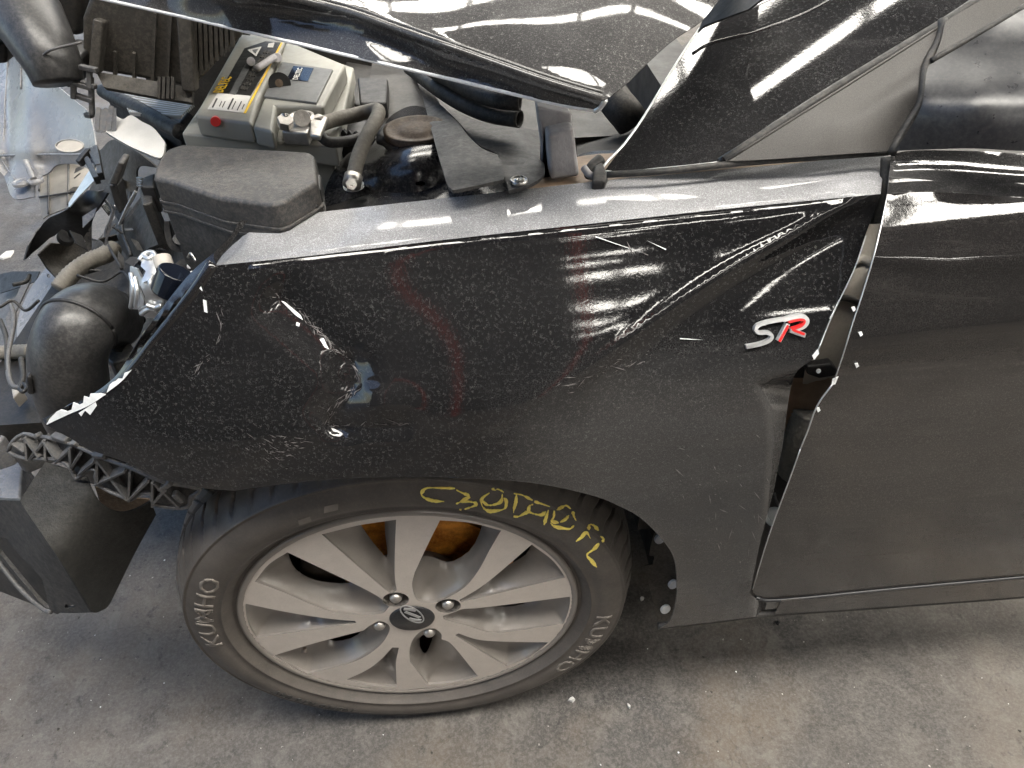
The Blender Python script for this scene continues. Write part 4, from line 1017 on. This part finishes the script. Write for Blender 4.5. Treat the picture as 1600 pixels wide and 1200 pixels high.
# terminal and clamp
cyl('terminal_post', oz(472, 193, .826), oz(472, 185, .850), .0095, M['lead'], bat, 28, r2=.0088)
c0 = oz(472, 192, .84)
ring = lathe('clamp_ring', [(.0100, -.008), (.0142, -.008), (.0142, .008), (.0100, .008), (.0100, -.008)], M['lead'], bat, 32, True, (0, 0, 0))
ring.location = c0; ring.rotation_euler = (R_(90), 0, 0)
prism('clamp_jaw', [(440, 205), (480, 208), (486, 196), (462, 190), (440, 180)], .843, .014, M['lead'], bat, .002)
cyl('clamp_bolt', oz(446, 200, .846), oz(446, 178, .858), .0048, M['steel'], bat, 12)
cyl('clamp_nut', oz(446, 196, .848), oz(446, 186, .856), .0085, M['lead'], bat, 6)
prism('clamp_tongue', [(483, 182), (497, 176), (512, 182), (500, 212), (484, 210)], .846, .006, M['lead'], bat, .002)
disc_h('terminal_collar', 472, 214, .826, .016, .003, M['batt'], bat, 28)

# ---- fuse box
FL = [(238, 278), (242, 258), (260, 232), (285, 224), (482, 236), (492, 242), (496, 284), (440, 317), (425, 320), (342, 309), (300, 295), (266, 283)]
FL3 = [oz(x, y, .840) for x, y in FL]; fc = np.mean(FL3, 0)
def fpx(k, dz):   # lid outline grown by k and lowered, as a solid
    return [np.array([fc[0]+(p[0]-fc[0])*k, fc[1]+(p[1]-fc[1])*k, .840-dz]) for p in FL3]
def psolid(nm, k, dz, h, mat, par, bev):
    top = fpx(k, dz); bot = fpx(k, dz+h); n = len(top)
    if sum(top[i][0]*top[(i+1) % n][1]-top[(i+1) % n][0]*top[i][1] for i in range(n)) < 0: top.reverse(); bot.reverse()
    return bevel(mesh(nm, top+bot, [list(range(n)), list(range(2*n-1, n-1, -1))]+[[i, i+n, (i+1) % n+n, (i+1) % n] for i in range(n)], mat, par), bev)
fb = psolid('fuse_box', .985, .036, .07, M['plastic'], car, .003)
psolid('fuse_lid', 1.0, 0, .027, M['fuse'], fb, .0065)
psolid('lid_rim', 1.022, .0235, .003, M['fuse'], fb, .0008)
psolid('lid_skirt', 1.006, .0265, .007, M['fuse'], fb, .0008)
psolid('lid_rim', 1.024, .0335, .003, M['fuse'], fb, .0008)
prism('lid_clip', [(487, 270), (501, 272), (501, 296), (486, 296)], .83, .02, M['plastic_dk'], fb, .002)
prism('lid_clip', [(487, 300), (499, 300), (497, 320), (484, 322)], .82, .02, M['plastic_dk'], fb, .002)
prism('side_socket', [(218, 292), (224, 276), (242, 270), (240, 292)], .80, .03, M['plastic_dk'], fb, .002)
for k in range(4): bar('socket_pin', oz(214, 278+k*4, .80), oz(222, 280+k*4, .80), .002, .002, M['steel'], fb)
prism('socket_body', [(216, 294), (238, 294), (238, 316), (222, 320)], .79, .05, M['plastic'], fb, .002)
us_ = tps('y', [(255, 345, .17), (310, 370, .165), (280, 395, .16)])
sheet('mount_lug', outline([(256, 346), (258, 370), (266, 388), (285, 394), (306, 388), (316, 366)], [(316, 366), (308, 364)], [(308, 364), (302, 380), (284, 384), (270, 378), (264, 346)], [(264, 346), (256, 346)]), us_, M['plastic'], fb, step=6, thick=.004)
sheet('mount_plate', [(262, 350), (340, 372), (345, 400), (300, 400), (268, 386)], tps('y', [(262, 350, .175), (340, 372, .175), (300, 400, .18)]), M['plastic'], fb, step=10, thick=.003)
cyl('mount_bolt', oy(279, 374, .172), oy(279, 374, .16), .006, M['plastic_grey'], fb, 6)
bar('bolt_tab', oy(284, 372, .162), oy(302, 384, .158), .006, .002, M['plastic_grey'], fb)
# posts next to the shelf
cyl('stud_sleeve', oz(451, 333, .785), oz(451, 326, .80), .011, M['plastic_grey'], car, 20)
cyl('stud', oz(451, 325, .80), oz(451, 324, .803), .005, M['plastic_dk'], car, 12)
disc_h('clip_disc', 483, 326, .79, .014, .005, M['plastic_grey'], car, 28)

# ---- air filter box
ab = box_y('air_filter_box', [(127, 30), (160, -60), (400, -60), (375, 60), (300, 138), (148, 112), (128, 102)], .34, .25, M['plastic_brown'], car, .006)
for x0, x1, y0, y1 in ((180, 180, 80, 117), (210, 210, 82, 122), (239, 243, 20, 126), (152, 160, 40, 104), (262, 268, 10, 130)):
    bar('box_rib', oy(x0, y1, .338), oy(x1, y0, .338), .003, .006, M['plastic_brown'], ab, up=(0, 1, 0))
for k in range(9):
    bar('box_rib', oy(300+k*8, 128-k*7, .337), oy(296+k*8, -20, .337), .0035, .007, M['plastic_brown'], ab, up=(0, 1, 0))
bar('box_buttress', oy(158, 30, .335), oy(150, 112, .325), .010, .02, M['plastic_brown'], ab, up=(0, 1, 0), bev=.002)
bar('box_buttress', oy(290, 20, .335), oy(298, 140, .325), .014, .02, M['plastic_brown'], ab, up=(0, 1, 0), bev=.002)
sheet('box_flange', [(150, 112), (248, 128), (300, 138), (300, 160), (248, 152), (162, 136)], tps('y', [(150, 112, .325), (300, 138, .325), (248, 152, .315)]), M['plastic_brown'], ab, step=10, thick=.01)
for k in range(4): bar('flange_rib', oy(250+k*7, 120, .318), oy(249+k*7, 154, .310), .003, .006, M['plastic_brown'], ab, up=(0, 1, 0))
for k in range(16):
    a = (186+k*1.2, 143+k*2.3); b = (300-k*1.2+2, 168+k*.9)
    bar('filter_pleat', oz(a[0], a[1], .80), oz(b[0], b[1]-3+k*.3, .81), .0028, .004, M['chip'] if k % 2 == 0 else M['beige'], ab)
tube('filter_housing_rim', [oz(162, 142, .80), oz(180, 152, .80), (oz(225, 175, .80)), oz(262, 196, .80), oz(282, 206, .80)], .0095, M['plastic'], car, seg=16)
tube('filter_housing_rim', [oz(282, 204, .80), oz(292, 192, .805), oz(300, 182, .81)], .007, M['plastic'], car, seg=12)
prism('filter_housing', [(165, 150), (280, 212), (300, 190), (200, 140)], .79, .05, M['plastic_dk'], car, .004)
ws = tps('y', [(180, 180, .26), (255, 205, .24), (250, 245, .21), (165, 205, .24)])
sheet('torn_lining', outline([(180, 180), (192, 186), (205, 180), (222, 190), (240, 200), (258, 222)], [(258, 222), (252, 246), (225, 238), (195, 224), (165, 206)], [(165, 206), (180, 180)]), ws, M['white'], car, step=8, thick=.004)
rr = random.Random(9)
for k in range(7):
    x = 154+k*4; bar('lining_shred', oy(x, 168+rr.uniform(-4, 4), .25), oy(x-2+rr.uniform(-3, 3), 208+rr.uniform(-6, 4), .24), .004, .0015, M['shield'], car, up=(0, 1, 0))
prism('housing_tab', [(236, 202), (262, 212), (258, 228), (240, 216)], .775, .02, M['plastic'], car, .002)
# latch cluster beside the filter box
for a, b in (((125, 104), (152, 110)), ((140, 110), (140, 138)), ((115, 130), (145, 138)), ((115, 131), (115, 155)), ((116, 148), (146, 158)), ((142, 120), (144, 180)), ((134, 179), (144, 181)), ((128, 128), (150, 136))):
    bar('latch_bar', oy(*a, .30), oy(*b, .295), .005, .006, M['plastic_grey'], car, up=(0, 1, 0), bev=.001)
box_y('latch_block', [(90, 82), (128, 88), (130, 128), (106, 140), (92, 128)], .32, .05, M['plastic_dk'], car, .004)
tube('intake_snorkel', [oy(40, 20, .36), oy(62, 60, .33), oy(80, 95, .31), oy(92, 130, .30)], lambda t: .036-.012*t, M['duct'], car, seg=20)
tube('snorkel_rib', [oy(62, 92, .29), oy(80, 78, .285), (oy(128, 66, .29))], .0012, M['plastic_grey'], car)
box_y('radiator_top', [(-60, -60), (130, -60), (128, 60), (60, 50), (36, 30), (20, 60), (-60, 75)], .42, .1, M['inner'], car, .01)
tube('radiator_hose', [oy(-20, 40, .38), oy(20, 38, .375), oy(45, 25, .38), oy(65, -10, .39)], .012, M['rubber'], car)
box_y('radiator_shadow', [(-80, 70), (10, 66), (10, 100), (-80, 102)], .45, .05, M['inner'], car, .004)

# ---- smoky undertray / shield at the left
ss = tps('z', [(0, 80, .60), (37, 46, .70), (100, 150, .62), (0, 270, .50), (20, 309, .48), (55, 307, .48), (88, 258, .52), (148, 235, .58), (140, 175, .62), (60, 150, .60), (60, 240, .53)])
so = outline([(-60, 78), (0, 72), (17, 68)], [(17, 68), (37, 46)], [(37, 46), (50, 85), (70, 115), (90, 135)], [(90, 135), (120, 160), (140, 180), (150, 235), (146, 268)],
             [(146, 268), (124, 258), (108, 256), (88, 258), (76, 270), (62, 276)], [(62, 276), (54, 290), (55, 307)], [(55, 307), (20, 309), (0, 268), (-60, 240)])
ell = [(109+22*math.cos(t), 228+10*math.sin(t)) for t in np.linspace(0, 2*math.pi, 24, False)]
def shf(px, py):
    z = ss.val(px, py)+.006*math.exp(-((px-40-(py-150)*.1)/14.)**2)-.01*math.exp(-((px-10)/9.)**2)
    z += .010*sig((245-py)/4.)
    return oz(px, py, z)
sh = sheet('splash_shield', so, shf, M['shield'], car, step=8, thick=.0025, holes=[ell])
sh['label'] = 'smoky grey plastic shield with an oval hole'
for P in ([(14, 66), (12, 110), (8, 160), (6, 210), (2, 250)], [(2, 250), (14, 268), (24, 282)], [(38, 50), (34, 100), (33, 140)], [(0, 245), (60, 243), (146, 243)]):
    tube('shield_rib', [shf(x, y)+np.array([0, 0, .002]) for x, y in P], .0018, M['shield'], sh, seg=8)
tube('shield_rim', [shf(x, y) for x, y in cat_rom(ell+[ell[0]], 1)], .0014, M['beige'], sh, seg=8, n=2)
disc_h('shield_boss', 32, 283, .508, .016, .006, M['shield'], sh, 28)
cyl('shield_peg', oz(40, 252, .535), oz(53, 280, .515), .006, M['shield'], sh, 16)
disc_h('shield_boss', 55, 280, .515, .014, .006, M['shield'], sh, 28)
bs = tps('z', [(60, 300, .40), (140, 240, .44), (80, 336, .38), (112, 322, .40)])
be = sheet('duct_panel', outline([(62, 290), (66, 276), (80, 262), (95, 255), (150, 225)], [(150, 225), (146, 275), (112, 322)], [(112, 322), (80, 334), (67, 341)], [(67, 341), (62, 315), (62, 290)]), bs, M['beige'], car, step=10, thick=.003)
sheet('duct_panel_upper', [(80, 212), (140, 212), (140, 245), (80, 245)], tps('z', [(80, 212, .46), (140, 212, .46), (80, 245, .45)]), M['beige'], car, step=20)
for P in ([(76, 268), (77, 300), (77, 336)], [(108, 214), (108, 256), (107, 322)], [(62, 310), (90, 306), (122, 300)], [(62, 300), (66, 276), (82, 262), (110, 254)], [(92, 214), (92, 236)]):
    tube('panel_rib', [bs(x, y)+np.array([0, 0, .003]) for x, y in P], .0022, M['plastic_grey'], be, seg=8)

# ---- torn structure between shield and duct
tb = tps('z', [(138, 296, .60), (168, 300, .62), (41, 404, .50), (60, 360, .54), (140, 394, .50), (110, 440, .47), (70, 398, .49), (104, 328, .60), (100, 370, .53)])
sheet('torn_bracket', [(137, 297), (168, 301), (158, 318), (147, 334), (143, 352), (130, 372), (112, 380), (105, 362), (96, 358), (86, 368), (78, 372), (60, 388), (50, 396), (41, 405), (44, 388), (52, 372), (60, 360), (68, 348), (77, 340), (92, 334), (105, 327), (120, 311)], tb, M['plastic_dk'], car, step=7, thick=.003)
sheet('torn_bracket_lower', [(80, 380), (112, 382), (130, 372), (143, 350), (141, 394), (134, 420), (130, 441), (92, 438), (74, 418), (61, 398)], tps('z', [(80, 380, .50), (140, 360, .50), (110, 440, .46), (100, 405, .455)]), M['plastic_brown'], car, step=8, thick=.003)
sheet('bent_flange', [(60, 358), (70, 352), (58, 372), (44, 394), (40, 408), (38, 407), (44, 384)], tps('z', [(60, 358, .548), (44, 394, .512), (38, 407, .503)]), M['navy'], car, step=8)
sheet('bent_flange', [(138, 268), (146, 262), (147, 282), (120, 310), (107, 325), (107, 317)], tps('z', [(138, 268, .62), (146, 282, .63), (107, 320, .60)]), M['silver'], car, step=8)
cyl('torn_bracket_ring', oz(103, 372, .51), oz(106, 366, .535), .014, M['plastic_dk'], car, 20)
tr_ = tps('z', [(160, 230, .60), (220, 230, .66), (150, 290, .56), (240, 290, .60), (190, 330, .55)])
sheet('crumpled_tray', outline([(155, 236), (178, 218), (215, 238), (245, 262)], [(245, 262), (215, 262), (212, 300), (185, 345)], [(185, 345), (165, 310), (140, 300), (150, 275), (155, 236)]), tr_, M['plastic_brown'], car, step=8, thick=.003)
box_y('square_post', [(169, 288), (184, 252), (194, 256), (183, 290)], .165, .02, M['plastic'], car, .002)
box_y('square_post', [(169, 289), (183, 290), (192, 330), (186, 336), (178, 320)], .168, .02, M['plastic_dk'], car, .002)
for a, b, c_, d_ in ((128, 250, 140, 236), (136, 250, 152, 282), (142, 236, 155, 262), (150, 232, 158, 276), (124, 256, 132, 246)):
    bar('broken_clip', oz(a, b, .64), oz(c_, d_, .645), .008, .012, M['plastic_dk'], car, bev=.001)
for P, mt2 in (([(222, 304), (205, 330), (188, 350)], 'silver'), ([(178, 322), (170, 350), (162, 383)], 'silver'), ([(210, 300), (198, 322), (184, 352)], 'white')):
    q = tps('z', [(P[0][0], P[0][1], .66), (P[-1][0], P[-1][1], .60), (P[1][0]+30, P[1][1], .63)])
    n_ = len(P); up_ = [(x+4, y+1) for x, y in P]; sheet('bent_flange', [*P, *up_[::-1]], q, M['shield'] if mt2 == 'silver' else M['white'], car, step=6, thick=.003)
ri = tps('z', [(185, 345, .56), (250, 385, .62), (220, 320, .60), (180, 400, .50)])
sheet('rust_stained_panel', outline([(196, 340), (222, 310), (243, 345), (252, 380)], [(252, 380), (225, 392), (205, 410), (184, 392)], [(184, 392), (186, 360), (196, 340)]), ri, M['brownrust'] if False else M['plastic_brown'], car, step=8)
sheet('grey_backing', [(143, 320), (168, 302), (180, 340), (166, 380), (143, 372)], tps('z', [(143, 320, .45), (168, 302, .45), (166, 380, .44)]), M['plastic_grey'], car, step=10)
tube('corrugated_conduit', [oz(92, 452, .56), oz(112, 428, .57), oz(140, 408, .575), oz(165, 398, .575), oz(177, 388, .57)], .0125, M['curtain'], car, seg=16, n=10, corr=.06)
tube('harness', [oz(-20, 552, .45), oz(20, 550, .45), oz(50, 549, .46)], .011, M['curtain'], car, seg=12, n=10, corr=.05)
for k, P in enumerate(([(14, 470), (22, 500), (12, 560), (18, 600), (34, 606)], [(33, 560), (36, 590), (30, 606)], [(0, 500), (10, 530), (12, 580)], [(20, 445), (40, 440), (46, 430)], [(180, 550), (200, 520), (218, 497)])):
    tube('loose_wire', [oz(x, y, .50 if k != 4 else .62) for x, y in P], .0035 if k != 4 else .008, M['rubber'] if k != 0 else M['plastic_grey'], car, seg=10)
tube('loop_clip', [oz(30, 608, .56), oz(36, 600, .56), oz(42, 606, .56), (oz(36, 612, .56)), oz(30, 608, .56)], .0025, M['plastic_dk'], car)
rs = random.Random(33)
for k in range(46):
    x = rs.uniform(120, 262); y = rs.uniform(235, 430)
    if x > 215 and y < 330: continue
    z = rs.uniform(.50, .60); c = oz(x, y, z); L = rs.uniform(.006, .022); W_ = rs.uniform(.003, .010)
    a = np.array([rs.gauss(0, 1), rs.gauss(0, 1), rs.gauss(0, .6)]); a /= np.linalg.norm(a); b = np.cross(a, [rs.gauss(0, 1), rs.gauss(0, 1), 1]); b /= np.linalg.norm(b); n_ = np.cross(a, b)
    q = [c+a*L*rs.uniform(.6, 1)+b*W_*rs.uniform(-1, .3), c+a*L*.2+b*W_, c-a*L+b*W_*rs.uniform(-.5, .8), c-a*L*.4-b*W_]
    vs = q+[p+n_*.0015 for p in q]
    o = mesh('broken_fragment', vs, [(0, 1, 2, 3), (7, 6, 5, 4), (0, 4, 5, 1), (1, 5, 6, 2), (2, 6, 7, 3), (3, 7, 4, 0)], M[rs.choice(['plastic_dk', 'plastic_brown', 'plastic_dk', 'shield', 'towers', 'plastic_grey', 'inner'])], car)
for P in ([(150, 300), (175, 330), (165, 370), (190, 420)], [(200, 260), (205, 300), (190, 350), (205, 400)], [(120, 430), (160, 440), (190, 425), (205, 440)], [(170, 470), (190, 480), (200, 510), (185, 540)], [(180, 450), (195, 470), (190, 500), (200, 530)], [(0, 480), (20, 470), (40, 485), (60, 470)]):
    tube('loose_wire', [oz(x, y, .585+rs.uniform(-.015, .02)) for x, y in P], rs.uniform(.0015, .003), M[rs.choice(['rubber', 'plastic_dk', 'navy'])], car, seg=8)
# left lower bracketry
lb = tps('z', [(0, 460, .38), (60, 430, .42), (50, 520, .38), (0, 560, .36)])
sheet('front_panel_piece', outline([(72, 418), (95, 438), (120, 452)], [(120, 452), (90, 470), (62, 520), (58, 550)], [(58, 550), (30, 540), (28, 500), (45, 455), (72, 418)]), lb, M['shield'], car, step=8, holes=[[(76+3*math.cos(t), 431+3.5*math.sin(t)) for t in np.linspace(0, 6.28, 10, False)]])
sheet('front_panel_piece', [(-20, 455), (25, 440), (45, 432), (40, 450), (20, 480), (28, 520), (20, 545), (-20, 540)], tps('z', [(0, 450, .34), (40, 440, .36), (0, 540, .33)]), M['plastic_grey'], car, step=10)
sheet('front_panel_piece', [(0, 428), (20, 424), (62, 424), (55, 440), (20, 452), (0, 458)], tps('z', [(0, 428, .37), (62, 424, .40), (0, 458, .36)]), M['plastic_dk'], car, step=10)
bar('strap', oz(44, 436, .47), oz(14, 500, .46), .012, .003, M['plastic_grey'], car, bev=.001)
bar('strap', oz(14, 498, .46), oz(12, 560, .45), .009, .003, M['plastic_grey'], car, bev=.001)
prism('bumper_beam', [(-30, 665), (25, 604), (52, 616), (0, 690), (-30, 700)], .42, .05, M['shield'], car, .004)
prism('bumper_beam', [(10, 700), (50, 632), (64, 650), (80, 680), (20, 705)], .40, .05, M['plastic_grey'], car, .004)
prism('bumper_beam', [(-40, 690), (10, 690), (36, 720), (30, 790), (-40, 800)], .30, .05, M['shield'], car, .004)
prism('marker_lamp', [(17, 605), (28, 600), (34, 608), (20, 622)], .47, .02, M['beige'], car, .002)

# ---- moulded intake elbow
el = [oy(170, 715, .16), oy(132, 660, .135), oy(112, 605, .120), oy(107, 555, .120), oy(122, 512, .135), oy(146, 494, .17), oy(172, 500, .22)]
duct = tube('intake_elbow', el, lambda t: .0385-.002*t, M['duct'], car, seg=40, n=12)
e_ = cat_rom([np.asarray(p) for p in el], 12); i0 = 49; c0 = e_[i0]; tdir = e_[i0+1]-e_[i0-1]; tdir /= np.linalg.norm(tdir)
u_ = np.cross(tdir, [0, 0, 1]); u_ /= np.linalg.norm(u_); v_ = np.cross(tdir, u_)
tube('elbow_ring', [c0+(u_*math.cos(t)+v_*math.sin(t))*.0372 for t in np.linspace(0, 2*math.pi, 40)], .0022, M['plastic_dk'], duct, seg=8, n=1)
# clip on its flank
box_y('elbow_clip', [(40, 588), (48, 590), (53, 618), (42, 616)], .085, .01, M['plastic_dk'], duct, .002)

# ---- bright lamp-adjuster parts
sv = tps('y', [(202, 417, .15), (255, 405, .15), (255, 490, .12), (202, 482, .13), (230, 440, .12)])
ad = sheet('adjuster_bracket', [(222, 404), (232, 400), (250, 406), (256, 420), (248, 438), (246, 450), (256, 470), (257, 488), (242, 498), (218, 493), (216, 484), (228, 478), (226, 462), (219, 446), (222, 436), (228, 424), (220, 416)], sv, M['silver'], car, step=5, thick=.004, holes=[[(229+5*math.cos(t), 442+3*math.sin(t)) for t in np.linspace(0, 6.28, 12, False)]])
sheet('adjuster_wing', [(203, 416), (214, 420), (222, 436), (217, 452), (225, 470), (224, 484), (202, 483)], tps('y', [(203, 416, .165), (224, 440, .15), (210, 483, .15)]), M['silver'], ad, step=6, thick=.002)
for P in ([(206, 424), (210, 450), (206, 478)], [(212, 430), (216, 455), (214, 476)], [(219, 404), (228, 394), (240, 392), (246, 400)], [(224, 396), (234, 402), (240, 396)], [(222, 488), (236, 480), (252, 486)], [(230, 474), (244, 478), (254, 474)], [(240, 428), (236, 440), (242, 456)]):
    tube('adjuster_rib', [sv(x, y)+np.array([0, -.003, 0]) for x, y in P], .0025, M['silver'], ad, seg=8)
cyl('adjuster_motor', oy(276, 424, .09), oy(262, 458, .085), .016, M['navy'], ad, 28, bev=.002)
prism('motor_cap', [(270, 414), (282, 403), (300, 406), (314, 418), (306, 430), (286, 436), (268, 428)], .735, .012, M['plastic_brown'], ad, .002)
for x, y in ((277, 421), (296, 417), (288, 432), (300, 428), (272, 428)): cyl('motor_pin', oz(x, y, .735), oz(x, y-1, .742), .0028, M['silver'], ad, 8)
cyl('adjuster_nozzle', oy(253, 402, .12), oy(258, 420, .11), .0085, M['beige'], ad, 18)
tube('adjuster_wire', [oy(294, 402, .11), oy(298, 396, .105), oy(306, 408, .10)], .0012, M['steel'], ad)
# connectors deep in the corner
prism('connector_block', [(165, 560), (172, 535), (200, 530), (210, 545), (196, 562), (176, 568)], .62, .03, M['plastic_grey'], car, .003)
for k in range(5): tube('connector_wire', [oz(176+k*5, 534, .63), oz(180+k*6, 520-k*2, .64), oz(190+k*7, 512-k*3, .635)], .0018, M['green' if k % 2 == 0 else 'plastic_dk'], car, seg=8)
prism('reflector', [(172, 568), (182, 567), (188, 578), (180, 582)], .60, .01, M['orange'], car, .002)
prism('reflector', [(148, 572), (166, 568), (168, 580), (148, 585)], .58, .01, M['chip'], car, .002)
prism('reflector', [(147, 576), (154, 574), (155, 584), (147, 585)], .5815, .01, M['red'], car, .001)

# ---- bumper bracket with webbed ribs, and the black corner box below
br = tps('y', [(13, 705, .085), (71, 682, .075), (156, 714, .03), (241, 748, .0), (314, 762, .0), (283, 793, .0), (201, 779, .01), (119, 748, .04), (45, 716, .075)])
bo = [(13, 705), (20, 690), (37, 678), (55, 682), (71, 683), (113, 694), (156, 714), (204, 731), (241, 748), (269, 756), (314, 764), (298, 776), (296, 788), (283, 794), (240, 788), (238, 772), (222, 770), (208, 779), (198, 779), (152, 757), (151, 735), (138, 734), (128, 742), (119, 748), (113, 735), (100, 722), (80, 717), (45, 717), (24, 712)]
bk = sheet('bumper_bracket', bo, lambda x, y: br(x, y, .006), M['plastic'], car, step=7, thick=.003)
ribs = [((25, 690), (43, 703)), ((42, 680), (45, 716)), ((44, 682), (66, 712)), ((73, 684), (48, 714)), ((73, 684), (74, 716)), ((73, 686), (94, 716)), ((112, 698), (90, 718)), ((111, 698), (114, 733)), ((128, 705), (112, 728)), ((150, 716), (126, 736)), ((154, 716), (154, 754)), ((156, 716), (203, 778)), ((198, 731), (152, 752)), ((205, 733), (203, 778)), ((234, 746), (205, 774)), ((240, 748), (240, 786)), ((243, 750), (282, 788)), ((262, 758), (240, 782))]
for a, b in ribs: bar('rib', br(*a, -.002), br(*b, -.002), .0022, .012, M['plastic_grey'], bk, up=(0, 1, 0))
P_ = [br(x, y, -.003) for x, y in bo]
tube('bracket_rim', P_+[P_[0]], .0022, M['plastic_grey'], bk, seg=8, n=2)
for a, b in (((57, 677), (62, 683)), ((84, 680), (106, 688)), ((113, 692), (122, 692)), ((148, 710), (166, 712)), ((250, 764), (268, 752)), ((272, 770), (286, 782))):
    bar('bracket_clip', br(*a, -.004), br(*b, -.004), .006, .008, M['plastic_grey'], bk, up=(0, 1, 0), bev=.0015)
bx = tps('y', [(72, 722, .055), (34, 782, .02), (150, 767, .03), (244, 804, .05), (181, 920, .0), (150, 956, -.035), (119, 733, .05), (100, 860, -.02)])
cor = sheet('bumper_corner', outline([(31, 782), (50, 752), (71, 722)], [(71, 722), (100, 730), (119, 737), (136, 745)], [(136, 745), (148, 772), (165, 791), (190, 801), (215, 795), (236, 783)], [(236, 783), (244, 804)], [(244, 804), (212, 862), (181, 925), (170, 946), (159, 954), (147, 957), (138, 945)], [(138, 945), (90, 870), (50, 812), (31, 782)]), bx, M['cornerm'], car, step=9, thick=.003)
cor['label'] = 'black textured plastic corner box below the torn nose'
bl = tps('y', [(0, 782, .04), (31, 782, .02), (138, 945, -.03), (147, 957, -.035), (76, 955, .0), (0, 864, .05), (60, 850, .0)])
slot = outline([(0, 840), (11, 842), (22, 858), (66, 904)], [(66, 904), (71, 925), (77, 951)], [(77, 951), (60, 938), (0, 866)], [(0, 866), (-8, 852), (0, 840)])
sheet('bumper_corner_face', outline([(-60, 775), (0, 781), (31, 782)], [(31, 782), (50, 812), (90, 870), (138, 945), (147, 957)], [(147, 957), (110, 958), (76, 956), (68, 954), (0, 872), (-60, 800)]), bl, M['plastic_grey'] if False else M['plastic'], cor, step=8, thick=.004, holes=[slot, [(102, 944), (120, 946), (108, 951), (101, 950)]])
sheet('corner_inside', [(-60, 820), (30, 800), (120, 940), (90, 960), (-60, 900)], lambda x, y: bl(x, y, .06), M['inner'], cor, step=20)
tube('corner_edge', [bl(x, y, -.001) for x, y in ((-10, 868), (30, 918), (66, 950), (80, 956))], .003, M['plastic_grey'], cor)
sheet('rust_patch_panel', [(148, 760), (200, 778), (236, 780), (214, 800), (185, 803), (158, 790)], tps('y', [(148, 760, .09), (236, 780, .09), (185, 803, .09)]), M['brownrust'], car, step=12)

# ------------------------------------------------------------------ bits on the floor
rr = random.Random(21); vs = []; fs = []
def crumb(x, y, s):
    n = len(vs); k = 5
    for j in range(k): a = j*2*math.pi/k+rr.random(); vs.append((x+s*math.cos(a)*rr.uniform(.6, 1), y+s*math.sin(a)*rr.uniform(.6, 1), .0002))
    vs.append((x+s*rr.uniform(-.2, .2), y+s*rr.uniform(-.2, .2), s*rr.uniform(.4, .9)))
    for j in range(k): fs.append((n+j, n+(j+1) % k, n+k))
for _ in range(450):
    crumb(rr.uniform(-1.4, 1.9), rr.uniform(-.5, 1.6), abs(rr.gauss(0, .0007))+.0004)
g1 = mesh('grit', vs, fs, M['chip']); tag(g1, 'pale grit and glass crumbs scattered over the stained floor', 'grit', 'stuff')
vs = []; fs = []
for _ in range(700): crumb(rr.uniform(-1.4, 1.9), rr.uniform(-.5, 1.6), abs(rr.gauss(0, .0013))+.0006)
g2 = mesh('grit', vs, fs, plain('dark_grit', (.045, .04, .035), .8)); tag(g2, 'dark dirt crumbs scattered over the stained floor', 'grit', 'stuff')
def flake(px, py, s, mat, label, name='paint_flake', cat='flake', grp='loose flakes on the floor'):
    c = oz(px, py, .001); k = 7; v = [(s*math.cos(j*.9)*rr.uniform(.5, 1), s*math.sin(j*.9)*rr.uniform(.3, .7), 0) for j in range(k)]
    v += [(a*.85, b*.85, .003+rr.uniform(0, .002)) for a, b, _ in v]
    f = [tuple(range(k, 2*k)), tuple(range(k))[::-1]]+[(j, (j+1) % k, k+(j+1) % k, k+j) for j in range(k)]
    o = mesh(name, v, f, M[mat]); o.location = c; o.rotation_euler = (0, 0, rr.uniform(0, 3)); return tag(o, label, cat, None, grp)
flake(893, 1093, .008, 'white', 'white flake on the floor below the rear of the tyre')
flake(982, 1104, .005, 'white', 'small white flake on the floor to the right of the larger flake below the tyre')
flake(10, 400, .035, 'white', 'long pale scrap lying on the floor left of the torn bracket')
flake(1003, 936, .006, 'white', 'small white flake on the floor between tyre and wing foot')
flake(902, 1041, .005, 'plastic_dk', 'tiny dark stone on the floor right below the tyre')
flake(1215, 974, .006, 'plastic_dk', 'dark stone on the floor beneath the sill seam')
